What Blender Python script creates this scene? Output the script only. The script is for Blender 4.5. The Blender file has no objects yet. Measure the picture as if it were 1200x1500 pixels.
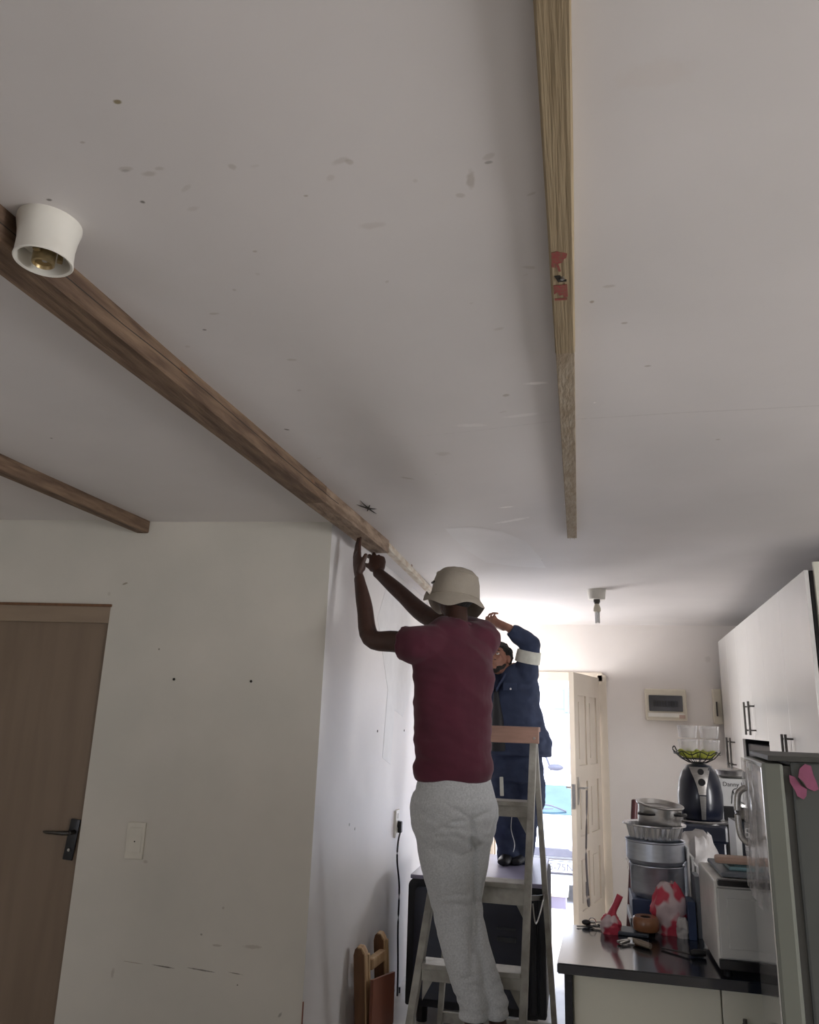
import bpy, bmesh, math, random
from mathutils import Vector as V, Matrix, noise, Euler
random.seed(4)
S = bpy.context.scene
C = S.collection
R = math.radians

# ------------------------------------------------------------------ camera
EYE = V((0, 0, 1.57)); F = 1120.0; CX, CY = 600.0, 750.0
RX = V((0.97706875, 0.02306117, -0.21167152))
RY = V((0.21022184, -0.26235686, 0.94179385))
RZ = V((0.0338146, 0.96469532, 0.26118865))
def ray(px, py):
    c = V(((px - CX) / F, -(py - CY) / F, 1.0))
    return V((RX.dot(c), RY.dot(c), RZ.dot(c)))
def P(px, py, y):
    r = ray(px, py); return EYE + r * (y / r.y)
def Pz(px, py, z):
    r = ray(px, py); return EYE + r * ((z - EYE.z) / r.z)
def Px(px, py, x):
    r = ray(px, py); return EYE + r * (x / r.x)
cam = bpy.data.cameras.new('camera'); co = bpy.data.objects.new('camera', cam); C.objects.link(co)
cam.sensor_fit = 'VERTICAL'; cam.sensor_height = 36.0; cam.lens = F / 1500.0 * 36.0
cam.clip_start = 0.02; cam.clip_end = 200
m = Matrix.Identity(4)
for i, r in enumerate((RX, RY, RZ)):
    m[i][0], m[i][1], m[i][2] = r[0], r[1], -r[2]
m.translation = EYE
co.matrix_world = m
S.camera = co

# ------------------------------------------------------------------ world, sun, sky portals, added fill lights
W = bpy.data.worlds.new('world'); S.world = W; W.use_nodes = True
nt = W.node_tree; nt.nodes.clear()
o_ = nt.nodes.new('ShaderNodeOutputWorld'); b_ = nt.nodes.new('ShaderNodeBackground')
tc = nt.nodes.new('ShaderNodeTexCoord'); sx = nt.nodes.new('ShaderNodeSeparateXYZ')
rp = nt.nodes.new('ShaderNodeValToRGB')
rp.color_ramp.elements[0].position = 0.0; rp.color_ramp.elements[0].color = (0.86, 0.88, 0.95, 1)
rp.color_ramp.elements[1].position = 0.8; rp.color_ramp.elements[1].color = (0.55, 0.70, 1.0, 1)
nt.links.new(tc.outputs['Generated'], sx.inputs[0]); nt.links.new(sx.outputs[2], rp.inputs[0])
nt.links.new(rp.outputs[0], b_.inputs[0]); b_.inputs[1].default_value = 3.0
nt.links.new(b_.outputs[0], o_.inputs[0])
sun = bpy.data.lights.new('sun', 'SUN'); sun.energy = 4.0; sun.angle = R(0.6); sun.color = (1.0, 0.95, 0.88)
so = bpy.data.objects.new('sun', sun); C.objects.link(so)
so.rotation_euler = V((0.35, -0.62, -1.0)).to_track_quat('-Z', 'Y').to_euler()
def area(name, loc, aim, sxx, syy, power, col=(1, 1, 1), portal=False):
    l = bpy.data.lights.new(name, 'AREA'); l.shape = 'RECTANGLE'; l.size = sxx; l.size_y = syy
    l.energy = power; l.color = col
    if portal: l.cycles.is_portal = True
    o = bpy.data.objects.new(name, l); C.objects.link(o); o.location = loc
    o.rotation_euler = V(aim).to_track_quat('-Z', 'Z').to_euler()
    return o
area('daylight_door_opening', (-0.42, 7.3, 0.98), (0, -1, 0), 0.84, 1.94, 1, portal=True)
area('daylight_rear_window', (-2.3, -1.74, 1.35), (0, 1, 0), 1.1, .8, 1, portal=True)
area('fill_light_passage', (-1.150, 6.42, 1.55), (1, 0, 0), .84, 1.04, 34, col=(.98, .95, .95))  # added fill, hidden behind the worker; brightens cabinets and rear ceiling
area('fill_light_side', (3.485, .85, 1.4), (-1, 0, 0), 1.5, 1.1, 48, col=(1, .98, .97))  # added fill in an unseen window, light from the right for the near room
area('fill_light_kitchen', (1.53, 5.55, 1.12), (-1, 0, 0), 1.7, .30, 46, col=(.93, .95, 1))  # added fill, hidden by the fridge; brightens kitchen and passage wall
S.view_settings.view_transform = 'Standard'; S.view_settings.look = 'None'
S.view_settings.gamma = 1.0; S.view_settings.use_curve_mapping = False
S.view_settings.exposure = 0.82
S.cycles.max_bounces = 10; S.cycles.diffuse_bounces = 7; S.cycles.glossy_bounces = 5
S.cycles.transmission_bounces = 8; S.cycles.transparent_max_bounces = 10
S.cycles.sample_clamp_indirect = 8.0

# ------------------------------------------------------------------ materials
def mat(name, col, rough=0.6, metal=0.0, nscale=0, namt=0.0, bump=0.0, bscale=60, coat=0.0, trans=0.0, alpha=1.0,
        col2=None, stretch=None, spec=0.5, detail=6, sheen=0.0, emis=0.0):
    mt = bpy.data.materials.new(name); mt.use_nodes = True
    n = mt.node_tree; p = n.nodes['Principled BSDF']
    p.inputs['Base Color'].default_value = (*col, 1); p.inputs['Roughness'].default_value = rough
    p.inputs['Metallic'].default_value = metal; p.inputs['Coat Weight'].default_value = coat
    p.inputs['Coat Roughness'].default_value = 0.08
    p.inputs['Transmission Weight'].default_value = trans; p.inputs['Alpha'].default_value = alpha
    p.inputs['Specular IOR Level'].default_value = spec; p.inputs['Sheen Weight'].default_value = sheen
    t = n.nodes.new('ShaderNodeTexCoord'); mp = n.nodes.new('ShaderNodeMapping')
    n.links.new(t.outputs['Object'], mp.inputs[0])
    if stretch: mp.inputs['Scale'].default_value = stretch
    c2 = col2 if col2 else tuple(c * (1 - namt) for c in col)
    if nscale:
        nz = n.nodes.new('ShaderNodeTexNoise'); nz.inputs['Scale'].default_value = nscale; nz.inputs['Detail'].default_value = detail
        rr = n.nodes.new('ShaderNodeValToRGB')
        rr.color_ramp.elements[0].position = 0.35; rr.color_ramp.elements[0].color = (*c2, 1)
        rr.color_ramp.elements[1].position = 0.65; rr.color_ramp.elements[1].color = (*col, 1)
        n.links.new(mp.outputs[0], nz.inputs[0]); n.links.new(nz.outputs[0], rr.inputs[0])
        n.links.new(rr.outputs[0], p.inputs['Base Color'])
    if bump:
        nb = n.nodes.new('ShaderNodeTexNoise'); nb.inputs['Scale'].default_value = bscale; nb.inputs['Detail'].default_value = 4
        bp = n.nodes.new('ShaderNodeBump'); bp.inputs['Strength'].default_value = bump; bp.inputs['Distance'].default_value = 0.01
        n.links.new(mp.outputs[0], nb.inputs[0]); n.links.new(nb.outputs[0], bp.inputs['Height'])
        n.links.new(bp.outputs[0], p.inputs['Normal'])
    return mt
def marks(mt, spots):
    """stains and plaster patches at real places: (centre, half sizes, angle, colour, strength)"""
    n = mt.node_tree; p = n.nodes['Principled BSDF']
    link = p.inputs['Base Color'].links
    src = link[0].from_socket if link else None
    t = n.nodes.new('ShaderNodeTexCoord')
    nz = n.nodes.new('ShaderNodeTexNoise'); nz.inputs['Scale'].default_value = 60; n.links.new(t.outputs['Object'], nz.inputs[0])
    for c, hs, ang, col, st in spots:
        mp = n.nodes.new('ShaderNodeMapping'); mp.vector_type = 'TEXTURE'
        mp.inputs['Location'].default_value = c; mp.inputs['Scale'].default_value = hs; mp.inputs['Rotation'].default_value = ang
        ln = n.nodes.new('ShaderNodeVectorMath'); ln.operation = 'LENGTH'
        ad = n.nodes.new('ShaderNodeMath'); ad.operation = 'ADD'
        mr = n.nodes.new('ShaderNodeMapRange'); mr.inputs[1].default_value = 1.55; mr.inputs[2].default_value = 1.05
        mr.inputs[3].default_value = 0; mr.inputs[4].default_value = st
        n.links.new(t.outputs['Object'], mp.inputs[0]); n.links.new(mp.outputs[0], ln.inputs[0])
        n.links.new(ln.outputs['Value'], ad.inputs[0]); n.links.new(nz.outputs[0], ad.inputs[1])
        n.links.new(ad.outputs[0], mr.inputs[0])
        mx = n.nodes.new('ShaderNodeMix'); mx.data_type = 'RGBA'
        n.links.new(mr.outputs[0], mx.inputs[0])
        if src: n.links.new(src, mx.inputs[6])
        else: mx.inputs[6].default_value = p.inputs['Base Color'].default_value
        mx.inputs[7].default_value = (*col, 1); src = mx.outputs[2]
    n.links.new(src, p.inputs['Base Color'])
M = {}
M['ceiling'] = mat('ceiling_paint', (0.66, 0.63, 0.62), 0.62, nscale=1.7, col2=(0.61, 0.585, 0.575), bump=0.12, bscale=9)
M['wall'] = mat('wall_paint', (0.60, 0.57, 0.51), 0.7, nscale=2.2, col2=(0.54, 0.52, 0.465), bump=0.12, bscale=14)
M['wall2'] = mat('passage_paint', (0.72, 0.70, 0.69), 0.45, nscale=2.0, col2=(0.67, 0.65, 0.64), bump=0.1, bscale=14)
M['back'] = mat('back_wall_paint', (0.70, 0.66, 0.63), 0.65, nscale=2.0, col2=(0.66, 0.62, 0.59), bump=0.08, bscale=14)
M['floor'] = mat('floor_tile', (0.58, 0.55, 0.51), 0.3, nscale=5, namt=0.2)
M['wood'] = mat('beam_wood', (0.200, 0.130, 0.082), 0.75, nscale=9, detail=9, col2=(0.080, 0.046, 0.028), stretch=(5, 0.55, 5), bump=0.5, bscale=22)
M['wood_end'] = mat('beam_wood_pale', (0.34, 0.25, 0.18), 0.8, nscale=9, col2=(0.16, 0.105, 0.068), stretch=(4, 0.8, 4), bump=0.5, bscale=25)
M['batten'] = mat('batten_wood', (0.32, 0.25, 0.155), 0.75, nscale=8, col2=(0.24, 0.18, 0.105), stretch=(9, 0.35, 9), bump=0.4, bscale=18)
M['batten_dusty'] = mat('batten_wood_dusty', (0.36, 0.30, 0.225), 0.85, nscale=12, col2=(0.27, 0.21, 0.145), stretch=(4, 1.0, 4), bump=0.5, bscale=30)
M['whitewood'] = mat('painted_batten', (0.62, 0.58, 0.50), 0.8, nscale=9, col2=(0.42, 0.33, 0.24), stretch=(3, 1, 3), bump=0.4, bscale=30)
M['red'] = mat('red_stamp', (0.27, 0.035, 0.045), 0.8, nscale=160, col2=(0.20, 0.10, 0.06))
M['door'] = mat('door_veneer', (0.20, 0.145, 0.10), 0.5, nscale=3, col2=(0.175, 0.125, 0.085), stretch=(6, 6, 0.5))
M['doorframe'] = mat('frame_wood', (0.27, 0.20, 0.14), 0.5, nscale=5, namt=0.12, stretch=(.5, 4, 4))
M['cream'] = mat('cream_door_paint', (0.62, 0.55, 0.46), 0.4, nscale=4, namt=0.08)
M['plastic'] = mat('white_plastic', (0.72, 0.70, 0.64), 0.4, nscale=12, namt=0.08)
M['creamplastic'] = mat('cream_plastic', (0.60, 0.55, 0.45), 0.45, nscale=12, namt=0.06)
M['switch'] = mat('switch_plastic', (0.64, 0.61, 0.53), 0.45, nscale=12, namt=0.06)
M['smoke'] = mat('smoked_window', (0.055, 0.055, 0.065), 0.15, coat=0.4, nscale=5, namt=0.5)
M['black'] = mat('black_plastic', (0.012, 0.012, 0.015), 0.35, nscale=30, namt=0.3)
M['matblack'] = mat('matt_black', (0.010, 0.011, 0.016), 0.6, nscale=8, namt=0.4, bump=0.1, bscale=90)
M['navy'] = mat('black_navy_gloss', (0.012, 0.016, 0.035), 0.28, coat=0.3, nscale=8, namt=0.3)
M['steel'] = mat('brushed_steel', (0.55, 0.54, 0.53), 0.3, 1.0, nscale=40, namt=0.15, stretch=(1, 1, 6))
M['darksteel'] = mat('dark_steel', (0.10, 0.095, 0.09), 0.35, 1.0, nscale=30, namt=0.2)
M['alu'] = mat('aluminium_pot', (0.58, 0.62, 0.70), 0.38, .8, nscale=20, namt=0.12, stretch=(1, 1, 4))
M['foil'] = mat('foil', (0.72, 0.73, 0.76), 0.25, 1.0, nscale=20, namt=0.1)
M['brass'] = mat('aged_brass', (0.42, 0.32, 0.17), 0.4, 0.8, nscale=40, namt=0.4)
M['ladder'] = mat('ladder_paint', (0.40, 0.39, 0.35), 0.55, nscale=14, col2=(0.25, 0.24, 0.21), bump=0.25, bscale=40)
M['laddertop'] = mat('ladder_top_wood', (0.42, 0.255, 0.20), 0.6, nscale=8, namt=0.25, stretch=(.8, 5, 5))
M['pine'] = mat('pine', (0.52, 0.36, 0.20), 0.6, nscale=7, col2=(0.38, 0.23, 0.11), stretch=(6, 6, .7))
M['pineside'] = mat('pine_dark', (0.17, 0.08, 0.035), 0.55, nscale=7, namt=0.3, stretch=(6, 6, .7))
M['redpanel'] = mat('redbrown_panel', (0.20, 0.062, 0.030), 0.5, nscale=5, namt=0.15)
M['skin1'] = mat('skin_dark', (0.060, 0.026, 0.018), 0.5, nscale=30, namt=0.2, bump=0.1, bscale=120)
M['skin2'] = mat('skin_brown', (0.30, 0.14, 0.095), 0.5, nscale=30, namt=0.15, bump=0.1, bscale=120)
M['nail'] = mat('fingernail', (0.40, 0.24, 0.19), 0.3, nscale=30, namt=0.1)
M['hair'] = mat('black_hair', (0.012, 0.010, 0.009), 0.7, nscale=80, namt=0.5, bump=0.9, bscale=160)
M['eye'] = mat('eye_white', (0.7, 0.68, 0.65), 0.2, nscale=20, namt=0.05)
M['shirt'] = mat('maroon_cotton', (0.088, 0.012, 0.029), 0.9, nscale=5, col2=(0.068, 0.010, 0.023), bump=0.25, bscale=14, sheen=0.15)
M['pants'] = mat('grey_marl', (0.58, 0.60, 0.615), 0.95, nscale=160, col2=(0.45, 0.47, 0.485), bump=0.3, bscale=16, sheen=0.2)
M['hat'] = mat('khaki_cloth', (0.37, 0.33, 0.275), 0.9, nscale=9, namt=0.12, bump=0.3, bscale=40)
M['overall'] = mat('navy_workwear', (0.032, 0.046, 0.098), 0.85, nscale=9, col2=(0.024, 0.035, 0.075), bump=0.35, bscale=16)
M['reflect'] = mat('reflective_tape', (0.62, 0.62, 0.55), 0.4, nscale=30, namt=0.1)
M['cap'] = mat('white_laminate', (0.74, 0.73, 0.71), 0.22, nscale=3, namt=0.03, coat=0.3)
M['base'] = mat('offwhite_laminate', (0.66, 0.66, 0.57), 0.4, nscale=3, namt=0.05)
M['granite'] = mat('dark_granite', (0.013, 0.017, 0.028), 0.16, nscale=140, col2=(0.008, 0.010, 0.018), coat=0.5)
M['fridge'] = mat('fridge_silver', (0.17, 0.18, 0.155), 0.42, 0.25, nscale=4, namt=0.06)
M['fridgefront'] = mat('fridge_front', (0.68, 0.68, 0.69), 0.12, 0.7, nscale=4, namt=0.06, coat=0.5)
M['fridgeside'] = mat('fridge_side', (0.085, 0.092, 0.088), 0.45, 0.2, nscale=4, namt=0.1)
M['gasket'] = mat('gasket', (0.05, 0.05, 0.045), 0.6, nscale=20, namt=0.1)
M['film'] = mat('plastic_film', (0.85, 0.84, 0.85), 0.08, alpha=0.6, nscale=14, namt=0.12, bump=0.5, bscale=14)
M['pink'] = mat('pink_magnet', (0.30, 0.085, 0.16), 0.5, nscale=30, namt=0.25)
M['micro'] = mat('microwave_grey', (0.52, 0.53, 0.52), 0.3, nscale=3, namt=0.06, coat=0.3)
M['microside'] = mat('microwave_white', (0.74, 0.73, 0.70), 0.3, nscale=20, namt=0.1, bump=0.15, bscale=12)
M['card'] = mat('white_card', (0.70, 0.70, 0.70), 0.5, nscale=12, namt=0.06)
M['blackcard'] = mat('black_card', (0.02, 0.022, 0.03), 0.4, nscale=12, namt=0.2)
M['bluebox'] = mat('dark_blue_card', (0.035, 0.06, 0.14), 0.45, nscale=12, namt=0.2)
M['greybox'] = mat('grey_tub', (0.17, 0.19, 0.22), 0.4, nscale=12, namt=0.2)
M['redbag'] = mat('red_bag', (0.55, 0.05, 0.09), 0.4, nscale=17, detail=1, col2=(0.62, 0.50, 0.52), bump=0.3, bscale=16)
for e_, p_ in zip([n for n in M['redbag'].node_tree.nodes if n.type == 'VALTORGB'][0].color_ramp.elements, (.46, .52)): e_.position = p_
M['clearbag'] = mat('pale_plastic_bag', (0.66, 0.64, 0.63), 0.3, nscale=8, col2=(0.40, 0.38, 0.38), bump=0.4, bscale=16)
M['clear'] = mat('clear_plastic', (0.80, 0.78, 0.77), 0.15, alpha=0.33, nscale=6, namt=0.1)
M['broom'] = mat('maroon_handle', (0.12, 0.035, 0.04), 0.4, nscale=12, namt=0.1)
M['board'] = mat('beige_board', (0.48, 0.33, 0.26), 0.5, nscale=6, namt=0.12, stretch=(1, 6, 6))
M['teal'] = mat('teal_lid', (0.18, 0.30, 0.33), 0.4, nscale=12, namt=0.08)
M['tape'] = mat('brown_tape', (0.30, 0.13, 0.06), 0.35, nscale=12, namt=0.15, coat=0.3)
M['glove'] = mat('beige_grip', (0.26, 0.21, 0.16), 0.7, nscale=30, namt=0.3)
M['green'] = mat('banana_yellow_green', (0.42, 0.42, 0.06), 0.5, nscale=12, col2=(0.25, 0.30, 0.04))
M['outwall'] = mat('exterior_wall', (0.80, 0.76, 0.74), 0.9, nscale=2, namt=0.05)
M['outpale'] = mat('exterior_pale_blue', (0.42, 0.47, 0.56), 0.5, nscale=4, namt=0.05)
M['ground'] = mat('ground_concrete', (0.55, 0.53, 0.52), 0.9, nscale=4, namt=0.15, bump=0.2)
M['car'] = mat('white_car_paint', (0.85, 0.85, 0.86), 0.2, coat=0.6, nscale=2, namt=0.02)
M['carglass'] = mat('car_glass', (0.09, 0.16, 0.19), 0.1, coat=0.5, nscale=2, namt=0.3)
M['cargrey'] = mat('car_grille_grey', (0.20, 0.19, 0.22), 0.6, nscale=8, namt=0.2)
M['chrome'] = mat('chrome', (0.8, 0.8, 0.82), 0.12, 1.0, nscale=4, namt=0.05)
M['plate'] = mat('plate_white', (0.78, 0.76, 0.68), 0.5, nscale=20, namt=0.04)
M['bin_shaded'] = mat('bin_front_shaded', (0.34, 0.31, 0.42), 0.6, nscale=6, namt=0.08)
M['bin_sunlit'] = mat('bin_top_sunlit', (0.80, 0.68, 0.52), 0.6, nscale=6, namt=0.05)
M['strap'] = mat('grey_strap', (0.13, 0.12, 0.13), 0.7, nscale=20, namt=0.2)
M['white'] = mat('white_ink', (0.75, 0.75, 0.75), 0.5, nscale=20, namt=0.04)
M['ink'] = mat('black_ink', (0.03, 0.03, 0.035), 0.6, nscale=20, namt=0.2)
M['hole'] = mat('hole_dark', (0.03, 0.025, 0.02), 0.9, nscale=20, namt=0.2)
M['strapdark'] = mat('dark_rubber', (.035, .037, .045), .5, nscale=20, namt=.2)
M['lid_lit'] = mat('dusty_lit_lid', (0.26, 0.25, 0.36), 0.4, nscale=6, namt=0.2)

# ------------------------------------------------------------------ mesh helpers
def bm_(): return bmesh.new()
def _add(bm, verts, faces):
    vs = [bm.verts.new(v) for v in verts]; out = []
    for f in faces:
        try: out.append(bm.faces.new([vs[i] for i in f]))
        except ValueError: pass
    return vs, out
def frame(axis, up=V((0, 0, 1))):
    a = V(axis).normalized(); u = V(up) - a * a.dot(V(up))
    if u.length < 1e-4: u = V((1, 0, 0)) - a * a.x
    if u.length < 1e-4: u = V((0, 1, 0)) - a * a.y
    u.normalize(); return a, u, a.cross(u)
def box(bm, c, s, rz=0, rot=None, bev=0.0, mi=0):
    """rounded box centred at c with full size s"""
    h = V(s) / 2; Mx = rot if rot else Matrix.Rotation(rz, 3, 'Z')
    t = bmesh.new(); bmesh.ops.create_cube(t, size=1)
    for v in t.verts: v.co = V((v.co.x * s[0], v.co.y * s[1], v.co.z * s[2]))
    if bev: bmesh.ops.bevel(t, geom=list(t.edges), offset=min(bev, min(s) * .45), segments=2, affect='EDGES', profile=0.6)
    for v in t.verts: v.co = Mx @ v.co + V(c)
    idx = {v: bm.verts.new(v.co) for v in t.verts}
    for f in t.faces:
        nf = bm.faces.new([idx[v] for v in f.verts]); nf.material_index = mi
    t.free()
def bar(bm, a, b, w, h, up=(0, 0, 1), bev=0.0):
    a, b = V(a), V(b); ax, u, s = frame(b - a, up); L = (b - a).length
    Mx = Matrix((ax, s, u)).transposed()
    box(bm, (a + b) / 2, (L, w, h), rot=Mx, bev=bev)
def tube(bm, pts, rad, n=16, up=(0, 0, 1), cap=True, smooth_caps=False, wdirs=None):
    """loft of ellipses; rad = list of r or (ra along side, rb along up)"""
    pts = [V(p) for p in pts]; rings = []
    N = len(pts)
    for i, p in enumerate(pts):
        t = (pts[min(i + 1, N - 1)] - pts[max(i - 1, 0)])
        a, u, s = frame(t, up)
        if wdirs is not None:
            s = V(wdirs[i]) - a * a.dot(V(wdirs[i])); s.normalize(); u = s.cross(a)
        r = rad[i] if isinstance(rad, (list, tuple)) and isinstance(rad[0], (list, tuple, float, int)) and len(rad) == N else rad
        ra, rb = (r if isinstance(r, (tuple, list)) else (r, r))
        rings.append([bm.verts.new(p + s * (ra * math.cos(2 * math.pi * k / n)) + u * (rb * math.sin(2 * math.pi * k / n))) for k in range(n)])
    for i in range(N - 1):
        for k in range(n):
            bm.faces.new((rings[i][k], rings[i][(k + 1) % n], rings[i + 1][(k + 1) % n], rings[i + 1][k]))
    if cap:
        bm.faces.new(rings[0][::-1]); bm.faces.new(rings[-1])
def spline(pts, n=6):
    pts = [V(p) for p in pts]; out = []
    for i in range(len(pts) - 1):
        p0 = pts[max(i - 1, 0)]; p1 = pts[i]; p2 = pts[i + 1]; p3 = pts[min(i + 2, len(pts) - 1)]
        for k in range(n):
            t = k / n
            out.append(0.5 * ((2 * p1) + (p2 - p0) * t + (2 * p0 - 5 * p1 + 4 * p2 - p3) * t * t + (3 * p1 - p0 - 3 * p2 + p3) * t ** 3))
    out.append(pts[-1]); return out
def ell(bm, c, r, rot=None, n=20, mn=12):
    t = bmesh.new(); bmesh.ops.create_uvsphere(t, u_segments=n, v_segments=mn, radius=1)
    Mx = rot if rot else Matrix.Identity(3)
    idx = {v: bm.verts.new(Mx @ V((v.co.x * r[0], v.co.y * r[1], v.co.z * r[2])) + V(c)) for v in t.verts}
    for f in t.faces: bm.faces.new([idx[v] for v in f.verts])
    t.free()
def lathe(bm, c, prof, n=32, rot=None, sx=1, sy=1):
    """profile [(r, z)] spun round z at c (r = 0 closes)"""
    Mx = rot if rot else Matrix.Identity(3); rings = []
    for r, z in prof:
        if r < 1e-6: rings.append([bm.verts.new(Mx @ V((0, 0, z)) + V(c))])
        else: rings.append([bm.verts.new(Mx @ V((r * sx * math.cos(2 * math.pi * k / n), r * sy * math.sin(2 * math.pi * k / n), z)) + V(c)) for k in range(n)])
    for a, b in zip(rings, rings[1:]):
        for k in range(n):
            j = (k + 1) % n
            if len(a) == 1 and len(b) == 1: continue
            if len(a) == 1: bm.faces.new((a[0], b[k], b[j]))
            elif len(b) == 1: bm.faces.new((a[k], a[j], b[0]))
            else: bm.faces.new((a[k], a[j], b[j], b[k]))
def prism(bm, pts, org, ux, uy, th):
    """2D outline extruded by th along ux x uy"""
    ux, uy = V(ux).normalized(), V(uy).normalized(); w = ux.cross(uy)
    a = [bm.verts.new(V(org) + ux * x + uy * y) for x, y in pts]
    b = [bm.verts.new(V(org) + ux * x + uy * y + w * th) for x, y in pts]
    n = len(pts)
    bm.faces.new(a[::-1]); bm.faces.new(b)
    for i in range(n): bm.faces.new((a[i], a[(i + 1) % n], b[(i + 1) % n], b[i]))
def wloc(o):
    v = V((0, 0, 0))
    while o: v += o.location; o = o.parent
    return v
def obj(name, bm, mt, parent=None, smooth=False, label=None, org=None, mats=None):
    """one mesh object; geometry is given in world coordinates"""
    bmesh.ops.recalc_face_normals(bm, faces=bm.faces)
    if parent is None:
        if org is None:
            xs = [v.co for v in bm.verts]
            org = V(((min(v.x for v in xs) + max(v.x for v in xs)) / 2, (min(v.y for v in xs) + max(v.y for v in xs)) / 2, min(v.z for v in xs)))
        off = V(org)
    else: off = wloc(parent)
    for v in bm.verts: v.co -= off
    me = bpy.data.meshes.new(name); bm.to_mesh(me); bm.free()
    for x in (mats or [mt]): me.materials.append(x if not isinstance(x, str) else M[x])
    if smooth and smooth != 30:
        for p in me.polygons: p.use_smooth = True
        me.set_sharp_from_angle(angle=R(smooth if smooth is not True else 40))
    o = bpy.data.objects.new(name, me); C.objects.link(o)
    if parent is None: o.location = off
    else: o.parent = parent
    if label: o['label'] = label
    return o
def tag(o, label, cat, group=None, kind=None):
    o['label'] = label; o['category'] = cat
    if group: o['group'] = group
    if kind: o['kind'] = kind
    return o
def thing(name, loc, label, cat, group=None):
    o = bpy.data.objects.new(name, None); C.objects.link(o); o.location = loc; o.empty_display_size = .05
    return tag(o, label, cat, group)
def struct(name, bm, mt, smooth=False, org=(0, 0, 0), **k):
    o = obj(name, bm, mt, None, smooth, org=org, **k); o['kind'] = 'structure'; return o
def remesh(bm, vox, sm=2, fac=0.5, fn=None):
    """fuse overlapping closed pieces into one continuous surface"""
    bmesh.ops.recalc_face_normals(bm, faces=bm.faces)
    me = bpy.data.meshes.new('t'); bm.to_mesh(me); bm.free()
    o = bpy.data.objects.new('t', me); C.objects.link(o)
    r = o.modifiers.new('r', 'REMESH'); r.mode = 'VOXEL'; r.voxel_size = vox; r.adaptivity = 0
    if sm:
        s = o.modifiers.new('s', 'SMOOTH'); s.iterations = sm; s.factor = fac
    dg = bpy.context.evaluated_depsgraph_get(); dg.update()
    m2 = bpy.data.meshes.new_from_object(o.evaluated_get(dg))
    out = bmesh.new(); out.from_mesh(m2)
    bpy.data.objects.remove(o); bpy.data.meshes.remove(me); bpy.data.meshes.remove(m2)
    if fn:
        out.normal_update()
        mv = [(v, fn(v.co.copy(), v.normal.copy())) for v in out.verts]
        for v, c in mv: v.co = c
    return out
def text(name, s, size, org, ux, uy, mt, parent, th=0.0004, align='LEFT'):
    cu = bpy.data.curves.new('t', 'FONT'); cu.body = s; cu.size = size; cu.extrude = th; cu.align_x = align
    cu.resolution_u = 3
    o = bpy.data.objects.new('t', cu); C.objects.link(o)
    dg = bpy.context.evaluated_depsgraph_get(); dg.update()
    me = bpy.data.meshes.new_from_object(o.evaluated_get(dg))
    bpy.data.objects.remove(o)
    ux, uy = V(ux).normalized(), V(uy).normalized(); w = ux.cross(uy)
    b = bmesh.new(); b.from_mesh(me); bpy.data.meshes.remove(me)
    for v in b.verts: v.co = V(org) + ux * v.co.x + uy * v.co.y + w * v.co.z
    return obj(name, b, mt, parent)
def dup(root, d, label=None):
    r = root.copy(); C.objects.link(r); r.location = root.location + V(d)
    if label: r['label'] = label
    for ch in root.children:
        c = ch.copy(); C.objects.link(c); c.parent = r
        for g in ch.children:
            e = g.copy(); C.objects.link(e); e.parent = c
    return r

# ================================================================== SETTING
H = 2.45
# left partition plane (faces the camera), slightly skewed
LA, LB = V((-1.116, 3.32, 0)), V((-3.6, 3.045, 0))
LD = (LB - LA).normalized(); LN = V((LD.y, -LD.x, 0)); LN = LN if LN.y < 0 else -LN   # LN faces the camera
def lw(px, py, off=0.0):
    r = ray(px, py); t = (LA + LN * off - EYE).dot(LN) / r.dot(LN); return EYE + r * t
def lws(s, z, off=0.0): return LA + LD * s + LN * off + V((0, 0, z))
def quadwall(bm, a, b, z0, z1, th, nrm):
    n = V(nrm).normalized() * -th
    vs = [V((a[0], a[1], z0)), V((b[0], b[1], z0)), V((b[0], b[1], z1)), V((a[0], a[1], z1))]
    vs += [v + n for v in vs]
    _add(bm, vs, [(0, 1, 2, 3), (7, 6, 5, 4), (0, 4, 5, 1), (1, 5, 6, 2), (2, 6, 7, 3), (3, 7, 4, 0)])

b = bm_(); box(b, (0, 2.75, -0.06), (7.4, 9.2, 0.12)); struct('floor', b, 'floor')

# ceiling: thin boards that sag gently between their battens
def sag(x, y):
    s = 0.0
    s += 0.008 * math.sin((x + 1.0) / 1.0 * math.pi) if -1.0 < x < 0 else 0
    d = (x + 0.50 - 0.03 * (y - 2.2))
    s += 0.032 * math.exp(-(d / (0.16 if d < 0 else .34)) ** 2) * math.exp(-((y - 2.55) / (.85 if y < 2.55 else .65)) ** 2)
    d2 = x + 1.75 + 0.12 * (y - 2)
    s += 0.012 * math.exp(-(d2 / 0.35) ** 2) * math.exp(-((y - 2.2) / 1.2) ** 2)
    s -= 0.006 * noise.noise(V((x * 1.3, y * 1.1, 3.1)))
    s -= 0.0016 * noise.noise(V((x * 6, y * 3, 8.1))) * (1 if y > 1.8 else .4)
    return -s
b = bm_(); nx, ny = 150, 180; x0, x1, y0, y1 = -3.75, 3.7, -1.85, 7.35
g = []
for j in range(ny + 1):
    row = []
    for i in range(nx + 1):
        x = x0 + (x1 - x0) * i / nx; y = y0 + (y1 - y0) * j / ny
        row.append(b.verts.new((x, y, H + (sag(x, y) if y < 7.1 else 0))))
    g.append(row)
for j in range(ny):
    for i in range(nx): b.faces.new((g[j][i], g[j + 1][i], g[j + 1][i + 1], g[j][i + 1]))
for f in b.faces: pass
top = [b.verts.new(c) for c in ((x0, y0, H + .15), (x1, y0, H + .15), (x1, y1, H + .15), (x0, y1, H + .15))]
b.faces.new(top)
b.faces.new([top[0], top[1]] + [g[0][i] for i in range(nx, -1, -1)])
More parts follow.
